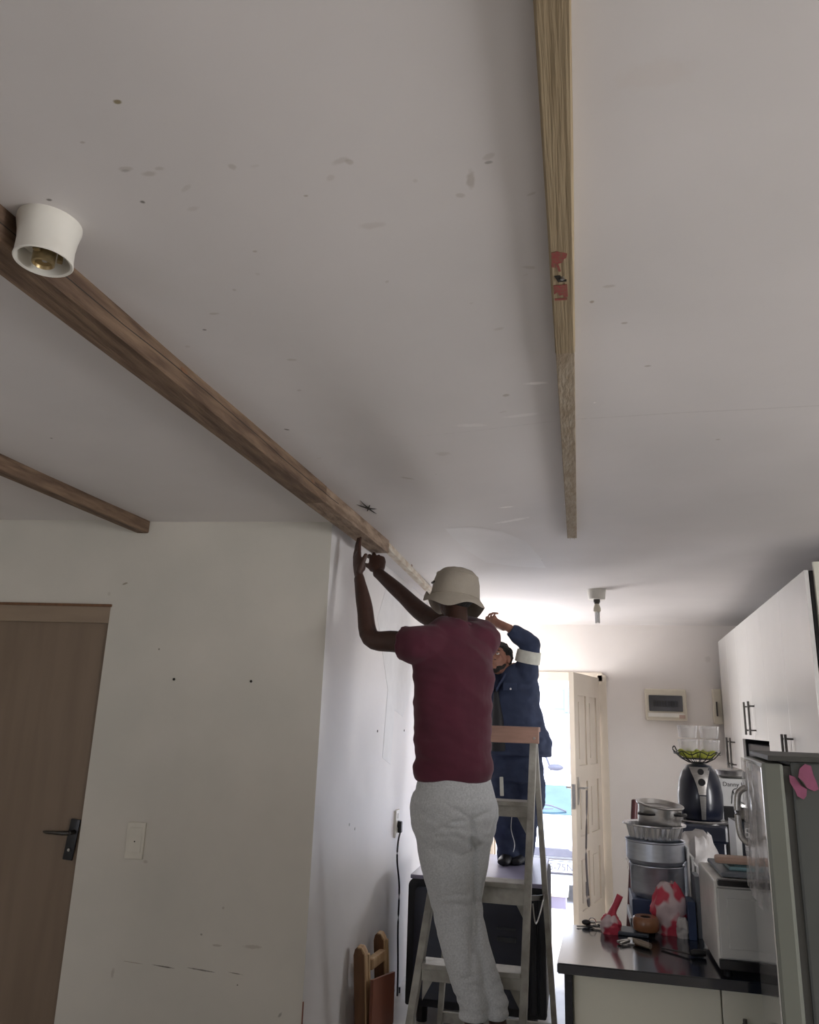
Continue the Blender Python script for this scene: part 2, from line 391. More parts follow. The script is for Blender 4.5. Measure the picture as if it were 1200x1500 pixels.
b.faces.new([top[3], top[2]][::-1] + [g[ny][i] for i in range(0, nx + 1)])
b.faces.new([top[0], top[3]] + [g[j][0] for j in range(ny, -1, -1)])
b.faces.new([top[1], top[2]] + [g[j][nx] for j in range(ny, -1, -1)])
ceiling = struct('ceiling', b, 'ceiling', smooth=31)
dk, br, wh = (0.10, 0.085, 0.07), (0.34, 0.29, 0.24), (0.86, 0.83, 0.82)
def cs(px, py, a, bb, col, st, ang=0.0):
    q = Pz(px, py, H); return ((q.x, q.y, q.z), (a, bb, 0.25), (0, 0, R(ang)), col, st)
cm = [((.9, 2.175, H), (1.6, .0045, .25), (0, 0, 0), (.50, .47, .46), .5), cs(173, 142, .008, .005, (.22, .17, .08), .9), cs(122, 204, .006, .004, br, .5), cs(186, 242, .016, .006, br, .35), cs(220, 248, .014, .007, br, .35),
      cs(235, 240, .01, .005, br, .3), cs(210, 291, .006, .005, dk, .8), cs(72, 292, .006, .004, dk, .8), cs(690, 258, .008, .025, br, .45, 8),
      cs(715, 234, .008, .004, dk, .45), cs(449, 277, .006, .004, br, .7), cs(374, 360, .006, .004, br, .5), cs(300, 480, .006, .005, dk, .7),
      cs(420, 628, .010, .006, dk, .9, 30), cs(867, 443, .006, .007, br, .9), cs(915, 474, .008, .005, br, .6), cs(893, 420, .015, .006, br, .35),
      cs(949, 537, .01, .005, br, .6), cs(785, 558, .035, .010, wh, .9, 10), cs(741, 573, .012, .010, br, .6), cs(765, 603, .06, .012, wh, .35),
      cs(690, 612, .05, .014, wh, .35, 15), cs(742, 736, .035, .012, wh, .9), cs(835, 736, .03, .010, wh, .9), cs(750, 758, .10, .020, wh, .6, -30),
      cs(785, 817, .035, .03, wh, .8), cs(790, 819, .02, .012, dk, .5), cs(1052, 644, .008, .006, br, .6), cs(76, 637, .006, .005, dk, .9), cs(871, 589, .004, .004, wh, 1),
      cs(597, 690, .03, .014, br, .4), cs(650, 650, .03, .02, br, .25), cs(185, 245, .01, .004, dk, .3), cs(960, 110, .06, .03, (.60, .54, .50), .25), cs(545, 322, .03, .01, br, .2)]
for k in range(26):
    px = random.uniform(250, 780); py = random.uniform(180, 700)
    cm.append(cs(px, py, random.uniform(.005, .018), random.uniform(.003, .008), br, random.uniform(.12, .4), random.uniform(-40, 40)))
marks(M['ceiling'], cm)
# joints between the ceiling boards
for (pa, pb) in (((672, 829), (790, 822)),):
    q0, q1 = Pz(*pa, H - .002), Pz(*pb, H - .002)
    b = bm_(); bar(b, q0 + V((0, 0, .0)), q1 + V((0, 0, .0)), .006, .0016)
    obj('joint_strip', b, 'ceiling', ceiling)
# star shaped crack where a nail was pulled
b = bm_(); q = Pz(540, 745, H - .006)
for a in (10, 75, 140, 205, 262, 320):
    d = V((math.cos(R(a)), 3 * math.sin(R(a)), 0)); l = random.uniform(.03, .05)
    tube(b, [q, q + d * l * .5 + V((0, 0, .001)), q + d * l + V((0, 0, .006))], [.0035, .002, .0008], n=6)
obj('nail_crack', b, 'hole', ceiling)

# loose skin of old ceiling paper, lighter than the rest
M['paper'] = mat('bare_ceiling_paper', (0.69, 0.67, 0.665), 0.6, nscale=6, namt=.04)
b = bm_(); pts = [(652, 772), (690, 768), (735, 776), (770, 792), (790, 814), (800, 832), (760, 829), (712, 822), (680, 802), (664, 786)]
qs = [Pz(x, y, H - .004) for x, y in pts]; cen = sum(qs, V((0, 0, 0))) / len(qs); rows = []
for f_ in (1.0, .66, .33):
    rows.append([(lambda q: V((q.x, q.y, H + sag(q.x, q.y) - .0012)))(cen.lerp(q, f_)) for q in qs])
cc_ = V((cen.x, cen.y, H + sag(cen.x, cen.y) - .0012)); vv = [[b.verts.new(q) for q in row] for row in rows]; vc = b.verts.new(cc_)
for a, c in zip(vv, vv[1:]):
    for k in range(len(a)): b.faces.new((a[k], a[(k + 1) % len(a)], c[(k + 1) % len(a)], c[k]))
for k in range(len(vv[-1])): b.faces.new((vv[-1][k], vv[-1][(k + 1) % len(vv[-1])], vc))
obj('bare_patch', b, 'paper', ceiling, 31)

# left partition wall with doorway
dA = lw(162, 891); sdoor = (dA - LA).dot(LD); zd = 2.03; dw = 0.86
b = bm_()
def lwbox(b, s0, s1, z0, z1, off0, off1):
    vs = [lws(s0, z0, off0), lws(s1, z0, off0), lws(s1, z1, off0), lws(s0, z1, off0), lws(s0, z0, off1), lws(s1, z0, off1), lws(s1, z1, off1), lws(s0, z1, off1)]
    _add(b, vs, [(0, 1, 2, 3), (7, 6, 5, 4), (0, 4, 5, 1), (1, 5, 6, 2), (2, 6, 7, 3), (3, 7, 4, 0)])
Z1 = H + .03
lwbox(b, 0, sdoor, 0, Z1, 0, -.11); lwbox(b, sdoor + dw, 2.6, 0, Z1, 0, -.11); lwbox(b, sdoor, sdoor + dw, zd, Z1, 0, -.11)
wl = struct('wall_left', b, 'wall', org=(0, 0, 0))
def wmk(px, py, a, c, col, st, ang=0):
    q = lw(px, py); return ((q.x, q.y, q.z), (a, .2, c), (0, R(ang), 0), col, st)
marks(M['wall'], [wmk(233, 951, .004, .005, dk, .8), wmk(183, 855, .014, .005, (.25, .22, .16), .9, -20),
    wmk(195, 1410, .05, .002, br, .8, 4), wmk(240, 1416, .055, .003, dk, .9, 5), wmk(295, 1421, .07, .003, dk, .8, 5), wmk(345, 1426, .03, .0025, dk, .7, 6),
    wmk(295, 1369, .006, .005, dk, .6), wmk(318, 1385, .02, .005, br, .6), wmk(370, 1387, .04, .009, br, .5), wmk(348, 1443, .004, .004, dk, .8),
    wmk(410, 1487, .006, .012, dk, .5, 40), wmk(327, 1330, .006, .006, br, .6), wmk(160, 870, .01, .01, br, .3), wmk(213, 1262, .012, .008, br, .5),
    wmk(165, 1425, .008, .02, br, .5), wmk(240, 1090, .08, .10, (.60, .57, .52), .3)])
for px, py in ((255, 995), (368, 998)):           # wall plugs left in the wall
    q = lw(px, py, 0); b = bm_(); lathe(b, q, [(0, .004), (.0055, .004), (.006, 0), (.004, -.002), (0, -.002)], n=12, rot=Matrix.Rotation(R(90), 3, 'X'))
    obj('wall_plug', b, 'hole', wl)
# passage wall, running away from the corner
b = bm_()
for (ya, yb, za, zb) in ((3.322, 5.97, 0, Z1), (6.87, 7.25, 0, Z1), (5.97, 6.87, 0, 1.0), (5.97, 6.87, 2.1, Z1)):
    box(b, (-1.116 - .06, (ya + yb) / 2, (za + zb) / 2), (.12, yb - ya, zb - za))
bmesh.ops.remove_doubles(b, verts=b.verts, dist=.0005)
pw = struct('wall_passage', b, 'wall2')
def window(name, x, y0, y1, z0, z1, sg):  # frames and panes of the unseen windows added around the fill lights
    wo = bpy.data.objects.new(name, None); C.objects.link(wo); wo.location = (x, (y0 + y1) / 2, z0); wo['kind'] = 'structure'
    for (a, c, e, f) in ((y0, y1, z0, z0 + .03), (y0, y1, z1 - .03, z1), (y0, y0 + .03, z0 + .03, z1 - .03), (y1 - .03, y1, z0 + .03, z1 - .03), ((y0 + y1) / 2 - .015, (y0 + y1) / 2 + .015, z0 + .03, z1 - .03)):
        b = bm_(); box(b, (x + sg * .02, (a + c) / 2, (e + f) / 2), (.03, c - a, f - e)); obj('window_frame', b, 'plastic', wo)
    for (a, c) in ((y0 + .02, (y0 + y1) / 2), ((y0 + y1) / 2, y1 - .02)):
        b = bm_(); box(b, (x - sg * .02, (a + c) / 2, (z0 + z1) / 2), (.004, c - a - .002, z1 - z0 - .04)); obj('pane', b, 'clear', wo)
window('window_added_1', -1.15, 5.97, 6.87, 1.0, 2.1, 1)  # added window for the passage fill, hidden behind the worker
b = bm_()
for p, q, zo in ((( -1.112, 3.318, 0.30), (-1.112, 3.318, 0.46), 0),): bar(b, p, q, .006, .004)
obj('chipped_edge', b, 'redpanel', pw)
# pale raised patch on the passage wall
def raised_patch(name, pix, th=.0015):
    b = bm_(); pts = [Px(x, y, -1.116) for x, y in pix]
    prism(b, [(p.y - 3, p.z) for p in pts], (-1.1162, 3, 0), (0, 1, 0), (0, 0, 1), th); return obj(name, b, 'card', pw)
raised_patch('pale_patch', [(553, 905), (566, 860), (600, 868), (604, 1010), (590, 1050), (578, 1040), (572, 1120), (560, 1110), (568, 1010)])
for px, py in ((553, 1071), (592, 1070), (520, 1214), (512, 1208)):
    q = Px(px, py, -1.116); b = bm_(); lathe(b, q, [(0, .003), (.007, .002), (.006, -.002), (0, -.002)], n=10, rot=Matrix.Rotation(R(90), 3, 'Y'))
    obj('plug_mark', b, 'hole' if py < 1200 else 'card', pw)

# back wall with the outer doorway
DX0, DX1, DZ = -0.80, 0.205, 2.005
b = bm_()
for (xa, xb, za, zb) in ((-1.3, DX0, 0, Z1), (DX1, 1.75, 0, Z1), (DX0, DX1, DZ, Z1)):
    box(b, ((xa + xb) / 2, 7.15 + .075, (za + zb) / 2), (xb - xa, .15, zb - za))
wb = struct('wall_back', b, 'back')
marks(M['back'], [((1.27, 7.15, 2.30), (.03, .2, .05), (0, 0, 0), (.55, .51, .48), .6), ((1.10, 7.15, 2.16), (.03, .2, .03), (0, 0, 0), (.55, .51, .48), .6),
                  ((.42, 7.15, .55), (.10, .2, .2), (0, 0, 0), (.62, .60, .60), .5)])
b = bm_()
for (ya, yb, za, zb) in ((3.80, 4.66, 0, Z1), (6.44, 7.25, 0, Z1), (4.66, 6.44, 0, .95), (4.66, 6.44, 1.29, Z1)):
    box(b, (1.56, (ya + yb) / 2, (za + zb) / 2), (.12, yb - ya, zb - za))
bmesh.ops.remove_doubles(b, verts=b.verts, dist=.0005)
struct('wall_right', b, 'back')
b = bm_()
for (ya, yb, za, zb) in ((-1.8, .05, 0, Z1), (1.65, 3.92, 0, Z1), (.05, 1.65, 0, .82), (.05, 1.65, 1.98, Z1)):
    box(b, (3.56, (ya + yb) / 2, (za + zb) / 2), (.12, yb - ya, zb - za))
struct('wall_right_near', b, 'back')
b = bm_(); box(b, (2.56, 3.86, Z1 / 2), (1.88, .12, Z1)); struct('wall_return', b, 'back')
window('window_added_3', 3.53, .05, 1.65, .82, 1.98, -1)  # added window for the side fill, out of view
window('window_added_2', 1.53, 4.66, 6.44, .95, 1.29, -1)  # added window for the kitchen fill, hidden by the fridge
b = bm_()   # wall behind the camera, with a window
for (xa, xb, za, zb) in ((-3.7, -2.85, 0, Z1), (-1.75, 3.6, 0, Z1), (-2.85, -1.75, 0, .95), (-2.85, -1.75, 1.75, Z1)):
    box(b, ((xa + xb) / 2, -1.72 - .06, (za + zb) / 2), (xb - xa, .12, zb - za))
struct('wall_rear', b, 'wall')
b = bm_()   # far left wall
for (ya, yb, za, zb) in ((-1.8, 3.2, 0, Z1),):
    box(b, (-3.52 - .06, (ya + yb) / 2, (za + zb) / 2), (.12, yb - ya, zb - za))
struct('wall_far_left', b, 'wall')

# interior door (door_1) with its frame
d1 = bpy.data.objects.new('door_1', None); C.objects.link(d1); d1.location = lws(sdoor + dw / 2, 0); d1['kind'] = 'structure'
b = bm_(); lwbox(b, sdoor + .001, sdoor + dw - .004, .0, zd - .07, -.012, -.05); obj('door_leaf', b, 'door', d1)
b = bm_(); lwbox(b, sdoor, sdoor + dw, zd - .075, zd, .004, -.10); obj('lintel', b, 'doorframe', d1)
b = bm_(); lwbox(b, sdoor - .006, sdoor + dw, zd, zd + .012, .012, -.02); obj('top_bead', b, 'pineside', d1)
b = bm_(); lwbox(b, sdoor + dw - .006, sdoor + dw + .03, 0, zd, .008, -.10); obj('frame_post', b, 'doorframe', d1)
b = bm_(); bar(b, lw(98, 1260, .0) , lw(111, 1200, .0), .045, .01, up=LN, bev=.004)
for v in b.verts: v.co += LN * -.004
hp = obj('handle_plate', b, 'black', d1, True)
b = bm_(); q = lw(107, 1219, .008)
tube(b, [q - LN * .02, q + LN * .035], [.010, .009], n=14)
tube(b, [q + LN * .033, q + LN * .04 + LD * .02, q + LN * .038 + LD * .10, q + LN * .03 + LD * .118], [.009, .0095, .007, .004], n=12)
obj('lever', b, 'darksteel', hp, True)
b = bm_(); lathe(b, lw(101, 1245, .006), [(0, .004), (.006, .004), (.007, 0), (0, 0)], n=12, rot=Matrix.Rotation(R(90), 3, 'X')); obj('keyhole', b, 'steel', hp)

# outer door frame + open leaf (door_2)
d2 = bpy.data.objects.new('door_2', None); C.objects.link(d2); d2.location = ((DX0 + DX1) / 2, 7.15, 0); d2['kind'] = 'structure'
def fr(x0_, x1_, z0_, z1_, y0_=7.12, y1_=7.24, name='frame_post', mt='cream'):
    b = bm_(); box(b, ((x0_ + x1_) / 2, (y0_ + y1_) / 2, (z0_ + z1_) / 2), (x1_ - x0_, y1_ - y0_, z1_ - z0_), bev=.006); return obj(name, b, mt, d2, 30)
fr(DX0 - .03, DX0 + .045, 0, DZ); fr(DX0 + .045, DX0 + .06, 0, DZ - .05, 7.17, 7.2, 'door_stop')
fr(DX1 - .05, DX1 + .03, 0, DZ); fr(DX0, DX1, DZ - .06, DZ + .02, name='lintel')
# leaf: hinged on the right jamb, opened into the kitchen
hx = V((DX1 - .055, 7.11, 0)); e = P(839, 1100, 6.35); ld = V((e.x - hx.x, e.y - hx.y, 0)); LW = ld.length; ld.normalize()
lnn = V((ld.y, -ld.x, 0)); lnn = lnn if lnn.x < 0 else lnn       # normal
if lnn.x < 0: lnn = -lnn
def lf(s, z, o=0): return hx + ld * s + lnn * o + V((0, 0, z))
Lz0, Lz1, th = .03, DZ - .03, .04
def lfbox(b, s0, s1, z0, z1, o0, o1):
    vs = [lf(s0, z0, o0), lf(s1, z0, o0), lf(s1, z1, o0), lf(s0, z1, o0), lf(s0, z0, o1), lf(s1, z0, o1), lf(s1, z1, o1), lf(s0, z1, o1)]
    _add(b, vs, [(0, 1, 2, 3), (7, 6, 5, 4), (0, 4, 5, 1), (1, 5, 6, 2), (2, 6, 7, 3), (3, 7, 4, 0)])
zr = [Lz0, .22, .62, .74, 1.14, 1.26, 1.80, Lz1]
b = bm_()
for s0, s1 in ((0, .11), (LW / 2 - .045, LW / 2 + .045), (LW - .11, LW)): lfbox(b, s0, s1, Lz0, Lz1, -th / 2, th / 2)
for z0, z1 in ((zr[0], zr[1]), (zr[2], zr[3]), (zr[4], zr[5]), (zr[6], zr[7])):
    lfbox(b, .11, LW / 2 - .045, z0, z1, -th / 2, th / 2); lfbox(b, LW / 2 + .045, LW - .11, z0, z1, -th / 2, th / 2)
leaf = obj('door_leaf', b, 'cream', d2)
for z0, z1 in ((zr[1], zr[2]), (zr[3], zr[4]), (zr[5], zr[6])):
    for s0, s1 in ((.11, LW / 2 - .045), (LW / 2 + .045, LW - .11)):
        b = bm_(); lfbox(b, s0, s1, z0, z1, -.007, .007)
        lfbox(b, s0 + .04, s1 - .04, z0 + .05, z1 - .05, -.015, .015); obj('panel', b, 'cream', leaf)
b = bm_(); lfbox(b, LW - .075, LW - .035, .98, 1.18, th / 2, th / 2 + .006); lfbox(b, LW - .001, LW + .003, .95, 1.13, -.012, .012)
lfbox(b, LW - .075, LW - .035, .98, 1.18, -th / 2 - .006, -th / 2); obj('lock_plate', b, 'steel', leaf)
for sg in (1, -1):
    b = bm_(); q = lf(LW - .055, 1.10, sg * th / 2)
    tube(b, [q, q + lnn * sg * .045], [.009, .009], n=10); tube(b, [q + lnn * sg * .045, q + lnn * sg * .05 - ld * .05, q + lnn * sg * .045 - ld * .12], [.009, .008, .006], n=10)
    obj('lever', b, 'steel', leaf, True)
for z in (1.70, .35):
    b = bm_(); tube(b, [lf(-.012, z - .05, -.01), lf(-.012, z + .05, -.01)], [.011, .011], n=10); lfbox(b, -.012, .03, z - .045, z + .045, -th / 2 - .003, -th / 2); obj('hinge', b, 'brass', d2)
b = bm_()    # strap hanging from the door lever
sp = spline([lf(LW - .16, 1.08, .06), lf(LW - .17, .86, .05), lf(LW - .15, .62, .045), lf(LW - .18, .45, .04), lf(LW - .20, .30, .045), lf(LW - .17, .25, .05), lf(LW - .15, .31, .045), lf(LW - .165, .42, .04)], 5)
tube(b, sp, [(.008, .003)] * len(sp), n=8); st = obj('hanging_strap', b, 'strap', None, True)
tag(st, 'dark grey strap hanging in a loop from the open panelled door', 'strap')

# ================================================================== ROOF BATTENS
def timber(name, a, bq, w, h, mt, label, group, z=None, endcut=0.0, wob=.0015, seg=40, group2=None):
    """a,b: ends on the top centre line"""
    b = bm_(); a, bq = V(a), V(bq); d = (bq - a); L = d.length; d.normalize(); s = V((d.y, -d.x, 0)); rows = []
    for i in range(seg + 1):
        t = i / seg; c = a + d * L * t; r = []
        prof = [(-w/2, 0), (-w/2, -h+.004), (-w/2+.004, -h), (w/2-.004, -h), (w/2, -h+.004), (w/2, 0)]
        for k, (u, v) in enumerate(prof):
            n_ = noise.noise(V((i * .35, k * 2.1, w * 70))) * wob
            r.append(b.verts.new(c + s * (u + n_) + V((0, 0, v + (n_ if v < 0 else 0)))))
        rows.append(r)
    for r0, r1 in zip(rows, rows[1:]):
        for k in range(6): b.faces.new((r0[k], r0[(k + 1) % 6], r1[(k + 1) % 6], r1[k]))
    b.faces.new(rows[0][::-1]); b.faces.new(rows[-1])
    o = obj(name, b, mt, None, 30)
    return tag(o, label, 'batten', group), d, s
# centre batten over the camera
A = Pz(809.5, 0, H); Bq = Pz(838, 778, H)
dirA = (Bq - A).normalized(); A0 = A - dirA * 2.3
cb, d_, s_ = timber('roof_batten', A0, Bq - dirA * 1.9, .047, .036, 'batten', 'straight pale wooden batten with a red stamp across middle of ceiling', None)
b = bm_()
seg2a, seg2b = Bq - dirA * 1.9, Bq
bar(b, seg2a + V((0, 0, -.018)), seg2b + V((0, 0, -.018)), .044, .034, bev=.002); obj('dusty_end_length', b, 'batten_dusty', cb)
zb_ = H - .0365
def onb(px, py): return Pz(px, py, zb_)
def patch(pix, name='red_stamp', th=.0006, mt='red'):
    b = bm_(); q = [onb(x, y) for x, y in pix]; o = V((q[0].x, q[0].y, zb_ - .0008))
    prism(b, [(v.x - o.x, v.y - o.y) for v in q], o, (1, 0, 0), (0, 1, 0), th); return obj(name, b, mt, cb)
patch([(808, 370), (816, 368), (831, 371), (830, 377), (826, 379), (824, 384), (818, 386), (822, 397), (819, 398), (814, 386), (814, 392), (808, 391)])
patch([(811, 418), (831, 416), (832, 434), (826, 435), (825, 431), (820, 433), (816, 428), (812, 431)])
patch([(813, 437), (831, 436), (831, 439), (813, 440)])
patch([(812, 404), (821, 403), (824, 410), (830, 409), (830, 412), (818, 413)], 'nail_gouge', mt='hole')
b = bm_(); lathe(b, onb(824, 406.5) + V((0, 0, -.003)), [(0, -.002), (.004, -.001), (.004, .004), (0, .004)], n=12); obj('nail_head', b, 'steel', cb)
b = bm_()    # torn end fibres
for k in range(12):
    q = seg2b + V((random.uniform(-.02, .012), 0, -.006 - random.random() * .02)); tube(b, [q - dirA * .01, q + dirA * random.uniform(.02, .09)], [.002, .0006], n=5)
obj('torn_fibres', b, 'batten_dusty', cb)

# long batten being fixed by the workers
A = Pz(110, 392, H); Bq = Pz(571, 792, H); dA_ = (Bq - A).normalized(); sA = V((dA_.y, -dA_.x, 0))
ca = A - sA * .047 - dA_ * 2.6; cb2 = Bq - sA * .047
lb, d_, s_ = timber('roof_batten', ca, cb2 - dA_ * .95, .090, .066, 'wood', 'long thick brown timber batten held up by worker in bucket hat', None)
b = bm_(); bar(b, cb2 - dA_ * .95 + V((0, 0, -.033)), cb2 + V((0, 0, -.033)), .090, .066, bev=.004); obj('pale_end_length', b, 'wood_end', lb, 30)
b = bm_()    # long drying crack on the side face
q0 = ca + sA * .0452; cr = []
for i in range(40):
    t = .6 + i / 39 * 3.7; cr.append(q0 + dA_ * t + V((0, 0, -.030 - .004 * math.sin(i * .4) - .004 * noise.noise(V((i * .5, 0, 0))))))
tube(b, cr, [(.0006, .0014)] * 40, n=6); obj('long_crack', b, 'hole', lb)
for t, z in ((3.05, -.02), (4.0, -.025), (2.3, -.035), (1.9, -.012), (5.6, -.03)):
    b = bm_(); ell(b, q0 + dA_ * t + V((0, 0, z)), (.0012, .02, .007), rot=Matrix.Rotation(R(0), 3, 'Z'), n=12, mn=6); obj('knot', b, 'pineside', lb)
# thin painted batten continuing along the passage ceiling
q0 = cb2 + dA_ * .0 + sA * .012; q1 = V((-1.03, 6.6, H))
wbt, _, _ = timber('roof_batten', q0 + V((0, 0.02, 0)), q1, .045, .030, 'whitewood', 'thin whitewashed batten at the ceiling beyond long brown timber', None)
# short batten on the left
qa = Pz(0, 662, H); qb = Pz(203, 755, H); dB = (qb - qa).normalized(); sB = V((dB.y, -dB.x, 0))
qe = qb - sB * .03
hit = (LA - qe).dot(LN) / dB.dot(LN) if abs(dB.dot(LN)) > 1e-6 else 0
qe2 = qe + dB * (hit + .001)
timber('roof_batten', qe2 - dB * 3.3, qe2, .06, .062, 'wood', 'dark brown batten running into the left wall above the door', None)

# ================================================================== LAMP HOLDERS
def lamp_near(c, label):
    t = thing('lamp_holder', c, label, 'lamp holder')
    b = bm_(); lathe(b, c, [(0, .038), (.057, .038), (.0575, .030), (.053, .010), (.0505, -.012), (.0510, -.036), (.0525, -.045), (.051, -.047), (.0465, -.045), (.046, -.028), (.045, -.012), (0, -.010)], n=40)
    obj('housing', b, 'plastic', t, 40)
    b = bm_(); lathe(b, c, [(0, -.012), (.020, -.012), (.020, -.050), (.017, -.052), (.015, -.046), (0, -.044)], n=24); obj('socket', b, 'brass', t, 40)
    for a in (40, 160, 280):
        b = bm_(); box(b, V(c) + V((.027 * math.cos(R(a)), .027 * math.sin(R(a)), -.026)), (.010, .012, .026), rz=R(a), bev=.002); obj('terminal', b, 'brass', t)
    b = bm_(); ell(b, V(c) + V((.010, -.008, -.05)), (.005, .005, .003), n=10, mn=6); obj('screw', b, 'steel', t)
    return t
cl = Pz(69, 352, 2.412)
lamp_near(V((cl.x, cl.y, 2.412)), 'large white round ceiling lamp holder beside the long brown timber, bulb missing')
q = P(874, 866, 5.24); q.z = H
t = thing('lamp_holder', q, 'small white ceiling lamp holder with a bulb, near the kitchen wall', 'lamp holder')
b = bm_(); lathe(b, q, [(0, .004), (.062, .004), (.060, -.02), (.055, -.062), (.052, -.066), (0, -.066)], n=32); obj('housing', b, 'plastic', t, 40)
b = bm_(); lathe(b, q, [(.022, -.064), (.022, -.085), (.017, -.088), (.017, -.095), (0, -.095)], n=20); obj('socket', b, 'darksteel', t, 40)
b = bm_(); lathe(b, q, [(.013, -.093), (.019, -.11), (.024, -.125), (.024, -.145), (.018, -.15), (0, -.15)], n=20); obj('bulb_base', b, 'creamplastic', t, 40)
for k in range(3):
    a = R(120 * k + 20); c = q + V((.012 * math.cos(a), .012 * math.sin(a), 0))
    b = bm_(); lathe(b, c, [(0, -.225), (.004, -.224), (.0065, -.218), (.0065, -.148), (0, -.148)], n=10); obj('glass_tube', b, 'card', t, True)

# ================================================================== THINGS ON THE WALLS
q = lw(199, 1231); sq = (q - LA).dot(LD)
t = thing('light_switch', q, 'cream rectangular light switch plate on the left wall by door', 'light switch')
b = bm_(); a0 = lw(189, 1231); 
def lwb(b, s, z, w, h, o0, o1, bev):
    c = lws(s, z, (o0 + o1) / 2); ang = math.atan2(LD.y, LD.x); box(b, c, (w, abs(o1 - o0), h), rz=ang, bev=bev)
lwb(b, sq, q.z, .082, .148, -.002, .009, .004); obj('plate', b, 'switch', t, 30)
b = bm_(); lwb(b, sq, q.z + .003, .058, .10, .006, .0115, .002); obj('rocker', b, 'switch', t, 30)
b = bm_(); lathe(b, lws(sq, q.z - .003, .0115), [(0, .001), (.003, .001), (.003, 0), (0, 0)], n=10, rot=Matrix.Rotation(R(90), 3, 'X')); obj('screw', b, 'hole', t)
# socket, plug and cable
q = Px(580, 1206, -1.116)
t = thing('wall_socket', q, 'white double wall socket on passage wall with black plug in it', 'socket')
b = bm_(); box(b, q + V((.006, 0, 0)), (.014, .10, .155), bev=.004); obj('plate', b, 'plastic', t, 30)
b = bm_(); box(b, q + V((.0135, 0, .045)), (.004, .022, .03), bev=.001); obj('rocker_switch', b, 'plastic', t)
b = bm_(); tube(b, [q + V((.013, .005, -.005)), q + V((.036, .005, -.008))], [.022, .019], n=16)
box(b, q + V((.027, .005, -.020)), (.024, .038, .066), bev=.008)
pl = tag(obj('plug', b, 'black', None, True), 'black power plug pushed into the white socket on passage wall', 'plug')
b = bm_(); pts = [q + V((.028, .005, -.05))] + [Px(x, y, -1.085) for x, y in ((583, 1236), (582, 1262), (585, 1300), (583, 1360), (583, 1420), (582, 1470), (583, 1520))]
pts += [V((pts[-1].x, pts[-1].y, .03))]
sp = spline(pts, 6); tube(b, sp, .0055, n=8); tag(obj('power_cable', b, 'black', None, True), 'black power cable hanging from the plug down the passage wall', 'cable')

# distribution board on the back wall
x0_, x1_, z0_, z1_ = .556, .898, 1.632, 1.895
t = thing('distribution_board', ((x0_ + x1_) / 2, 7.15, (z0_ + z1_) / 2), 'cream electrical distribution board with smoked window on the kitchen end wall', 'electrical box')
b = bm_(); box(b, ((x0_ + x1_) / 2, 7.13, (z0_ + z1_) / 2), (x1_ - x0_, .05, z1_ - z0_), bev=.012); obj('housing', b, 'creamplastic', t, 30)
b = bm_(); box(b, (.725, 7.1, 1.775), (.278, .02, .134), bev=.006); wd = obj('smoked_window', b, 'smoke', t, 30)
b = bm_(); box(b, (.725, 7.102, 1.677), (.30, .008, .034), bev=.003); obj('label_strip', b, 'plastic', t)
b = bm_(); box(b, (.855, 7.1, 1.667), (.05, .008, .03), bev=.002); obj('pink_sticker', b, mat('pale_pink', (.5, .36, .30), .5, nscale=10, namt=.1), t)
for k in range(9):
    b = bm_(); box(b, (.632 + k * .023, 7.09, 1.772), (.015, .008, .05), bev=.001); obj('breaker', b, 'black', wd)
t = thing('junction_box', (1.15, 7.12, 1.62), 'narrow cream wall box half hidden behind the far wall cabinet', 'electrical box')
b = bm_(); box(b, (1.145, 7.115, 1.76), (.07, .06, .29), bev=.006); obj('housing', b, 'creamplastic', t, 30)
b = bm_(); box(b, (1.135, 7.08, 1.74), (.012, .02, .12), bev=.003); obj('latch', b, 'darksteel', t)

# ================================================================== WALL CABINETS
ZT = 2.3
ca_, cbb = Pz(1178, 835, ZT), Pz(1052, 940, ZT)   # near, far corners of the front
cd = V((cbb.x - ca_.x, cbb.y - ca_.y, 0)).normalized(); cn = V((-cd.y, cd.x, 0)); cn = cn if cn.x < 0 else -cn
def cf(px, py):   # pixel on the cabinet front plane
    r = ray(px, py); t_ = (ca_ - EYE).dot(cn) / r.dot(cn); q = EYE + r * t_; return (q - ca_).dot(cd), q.z
def cab(s0, s1, z0, label, hz0, hz1, seam=None, first=False):
    """double-door wall cabinet from s0 (near) to s1 (far)"""
    root = ca_ + cd * (s0 + s1) / 2; root = V((root.x, root.y, z0))
    t = thing('wall_cabinet', root, label, 'wall cabinet')
    def bx(b, sa, sb, za, zb, oa, ob, bev=0.0):
        c = ca_ + cd * (sa + sb) / 2 + cn * (oa + ob) / 2; c.z = (za + zb) / 2
        box(b, c, (abs(sb - sa), abs(ob - oa), zb - za), rz=math.atan2(cd.y, cd.x), bev=bev)
    b = bm_(); bx(b, s0 + .002, s1 - .002, z0 + .002, ZT - .002, -.34, -.022); obj('carcass', b, 'black', t)
    mid = seam if seam else (s0 + s1) / 2; hg = .045 if s0 < .1 else .09
    for sa, sb, hs in ((s0, mid, mid - hg), (mid, s1, mid + hg)):
        b = bm_(); bx(b, sa + .0015, sb - .0015, z0, ZT, -.018, 0, .0015); dd = obj('door', b, 'cap', t, 30)
        b = bm_(); c = ca_ + cd * hs + cn * .036
        p0 = V((c.x, c.y, hz0)); p1 = V((c.x, c.y, hz1)); tube(b, [p0, p1], [.0075, .0075], n=12)
        for f_ in (.14, .86):
            k = p0.lerp(p1, f_); tube(b, [k, k - cn * .038], [.005, .005], n=8)
        obj('bar_handle', b, 'darksteel', dd, True)
    return t
s_far = (cbb - ca_).length
s12 = cf(1076, 925)[0]; s23 = cf(1111, 900)[0]
zz1 = cf(1057, 1117)[1]; zz2 = cf(1098, 1083)[1]; zz3 = cf(1113, 1105)[1] - .04
hz = lambda px, a, c_: (cf(px, a)[1], cf(px, c_)[1])
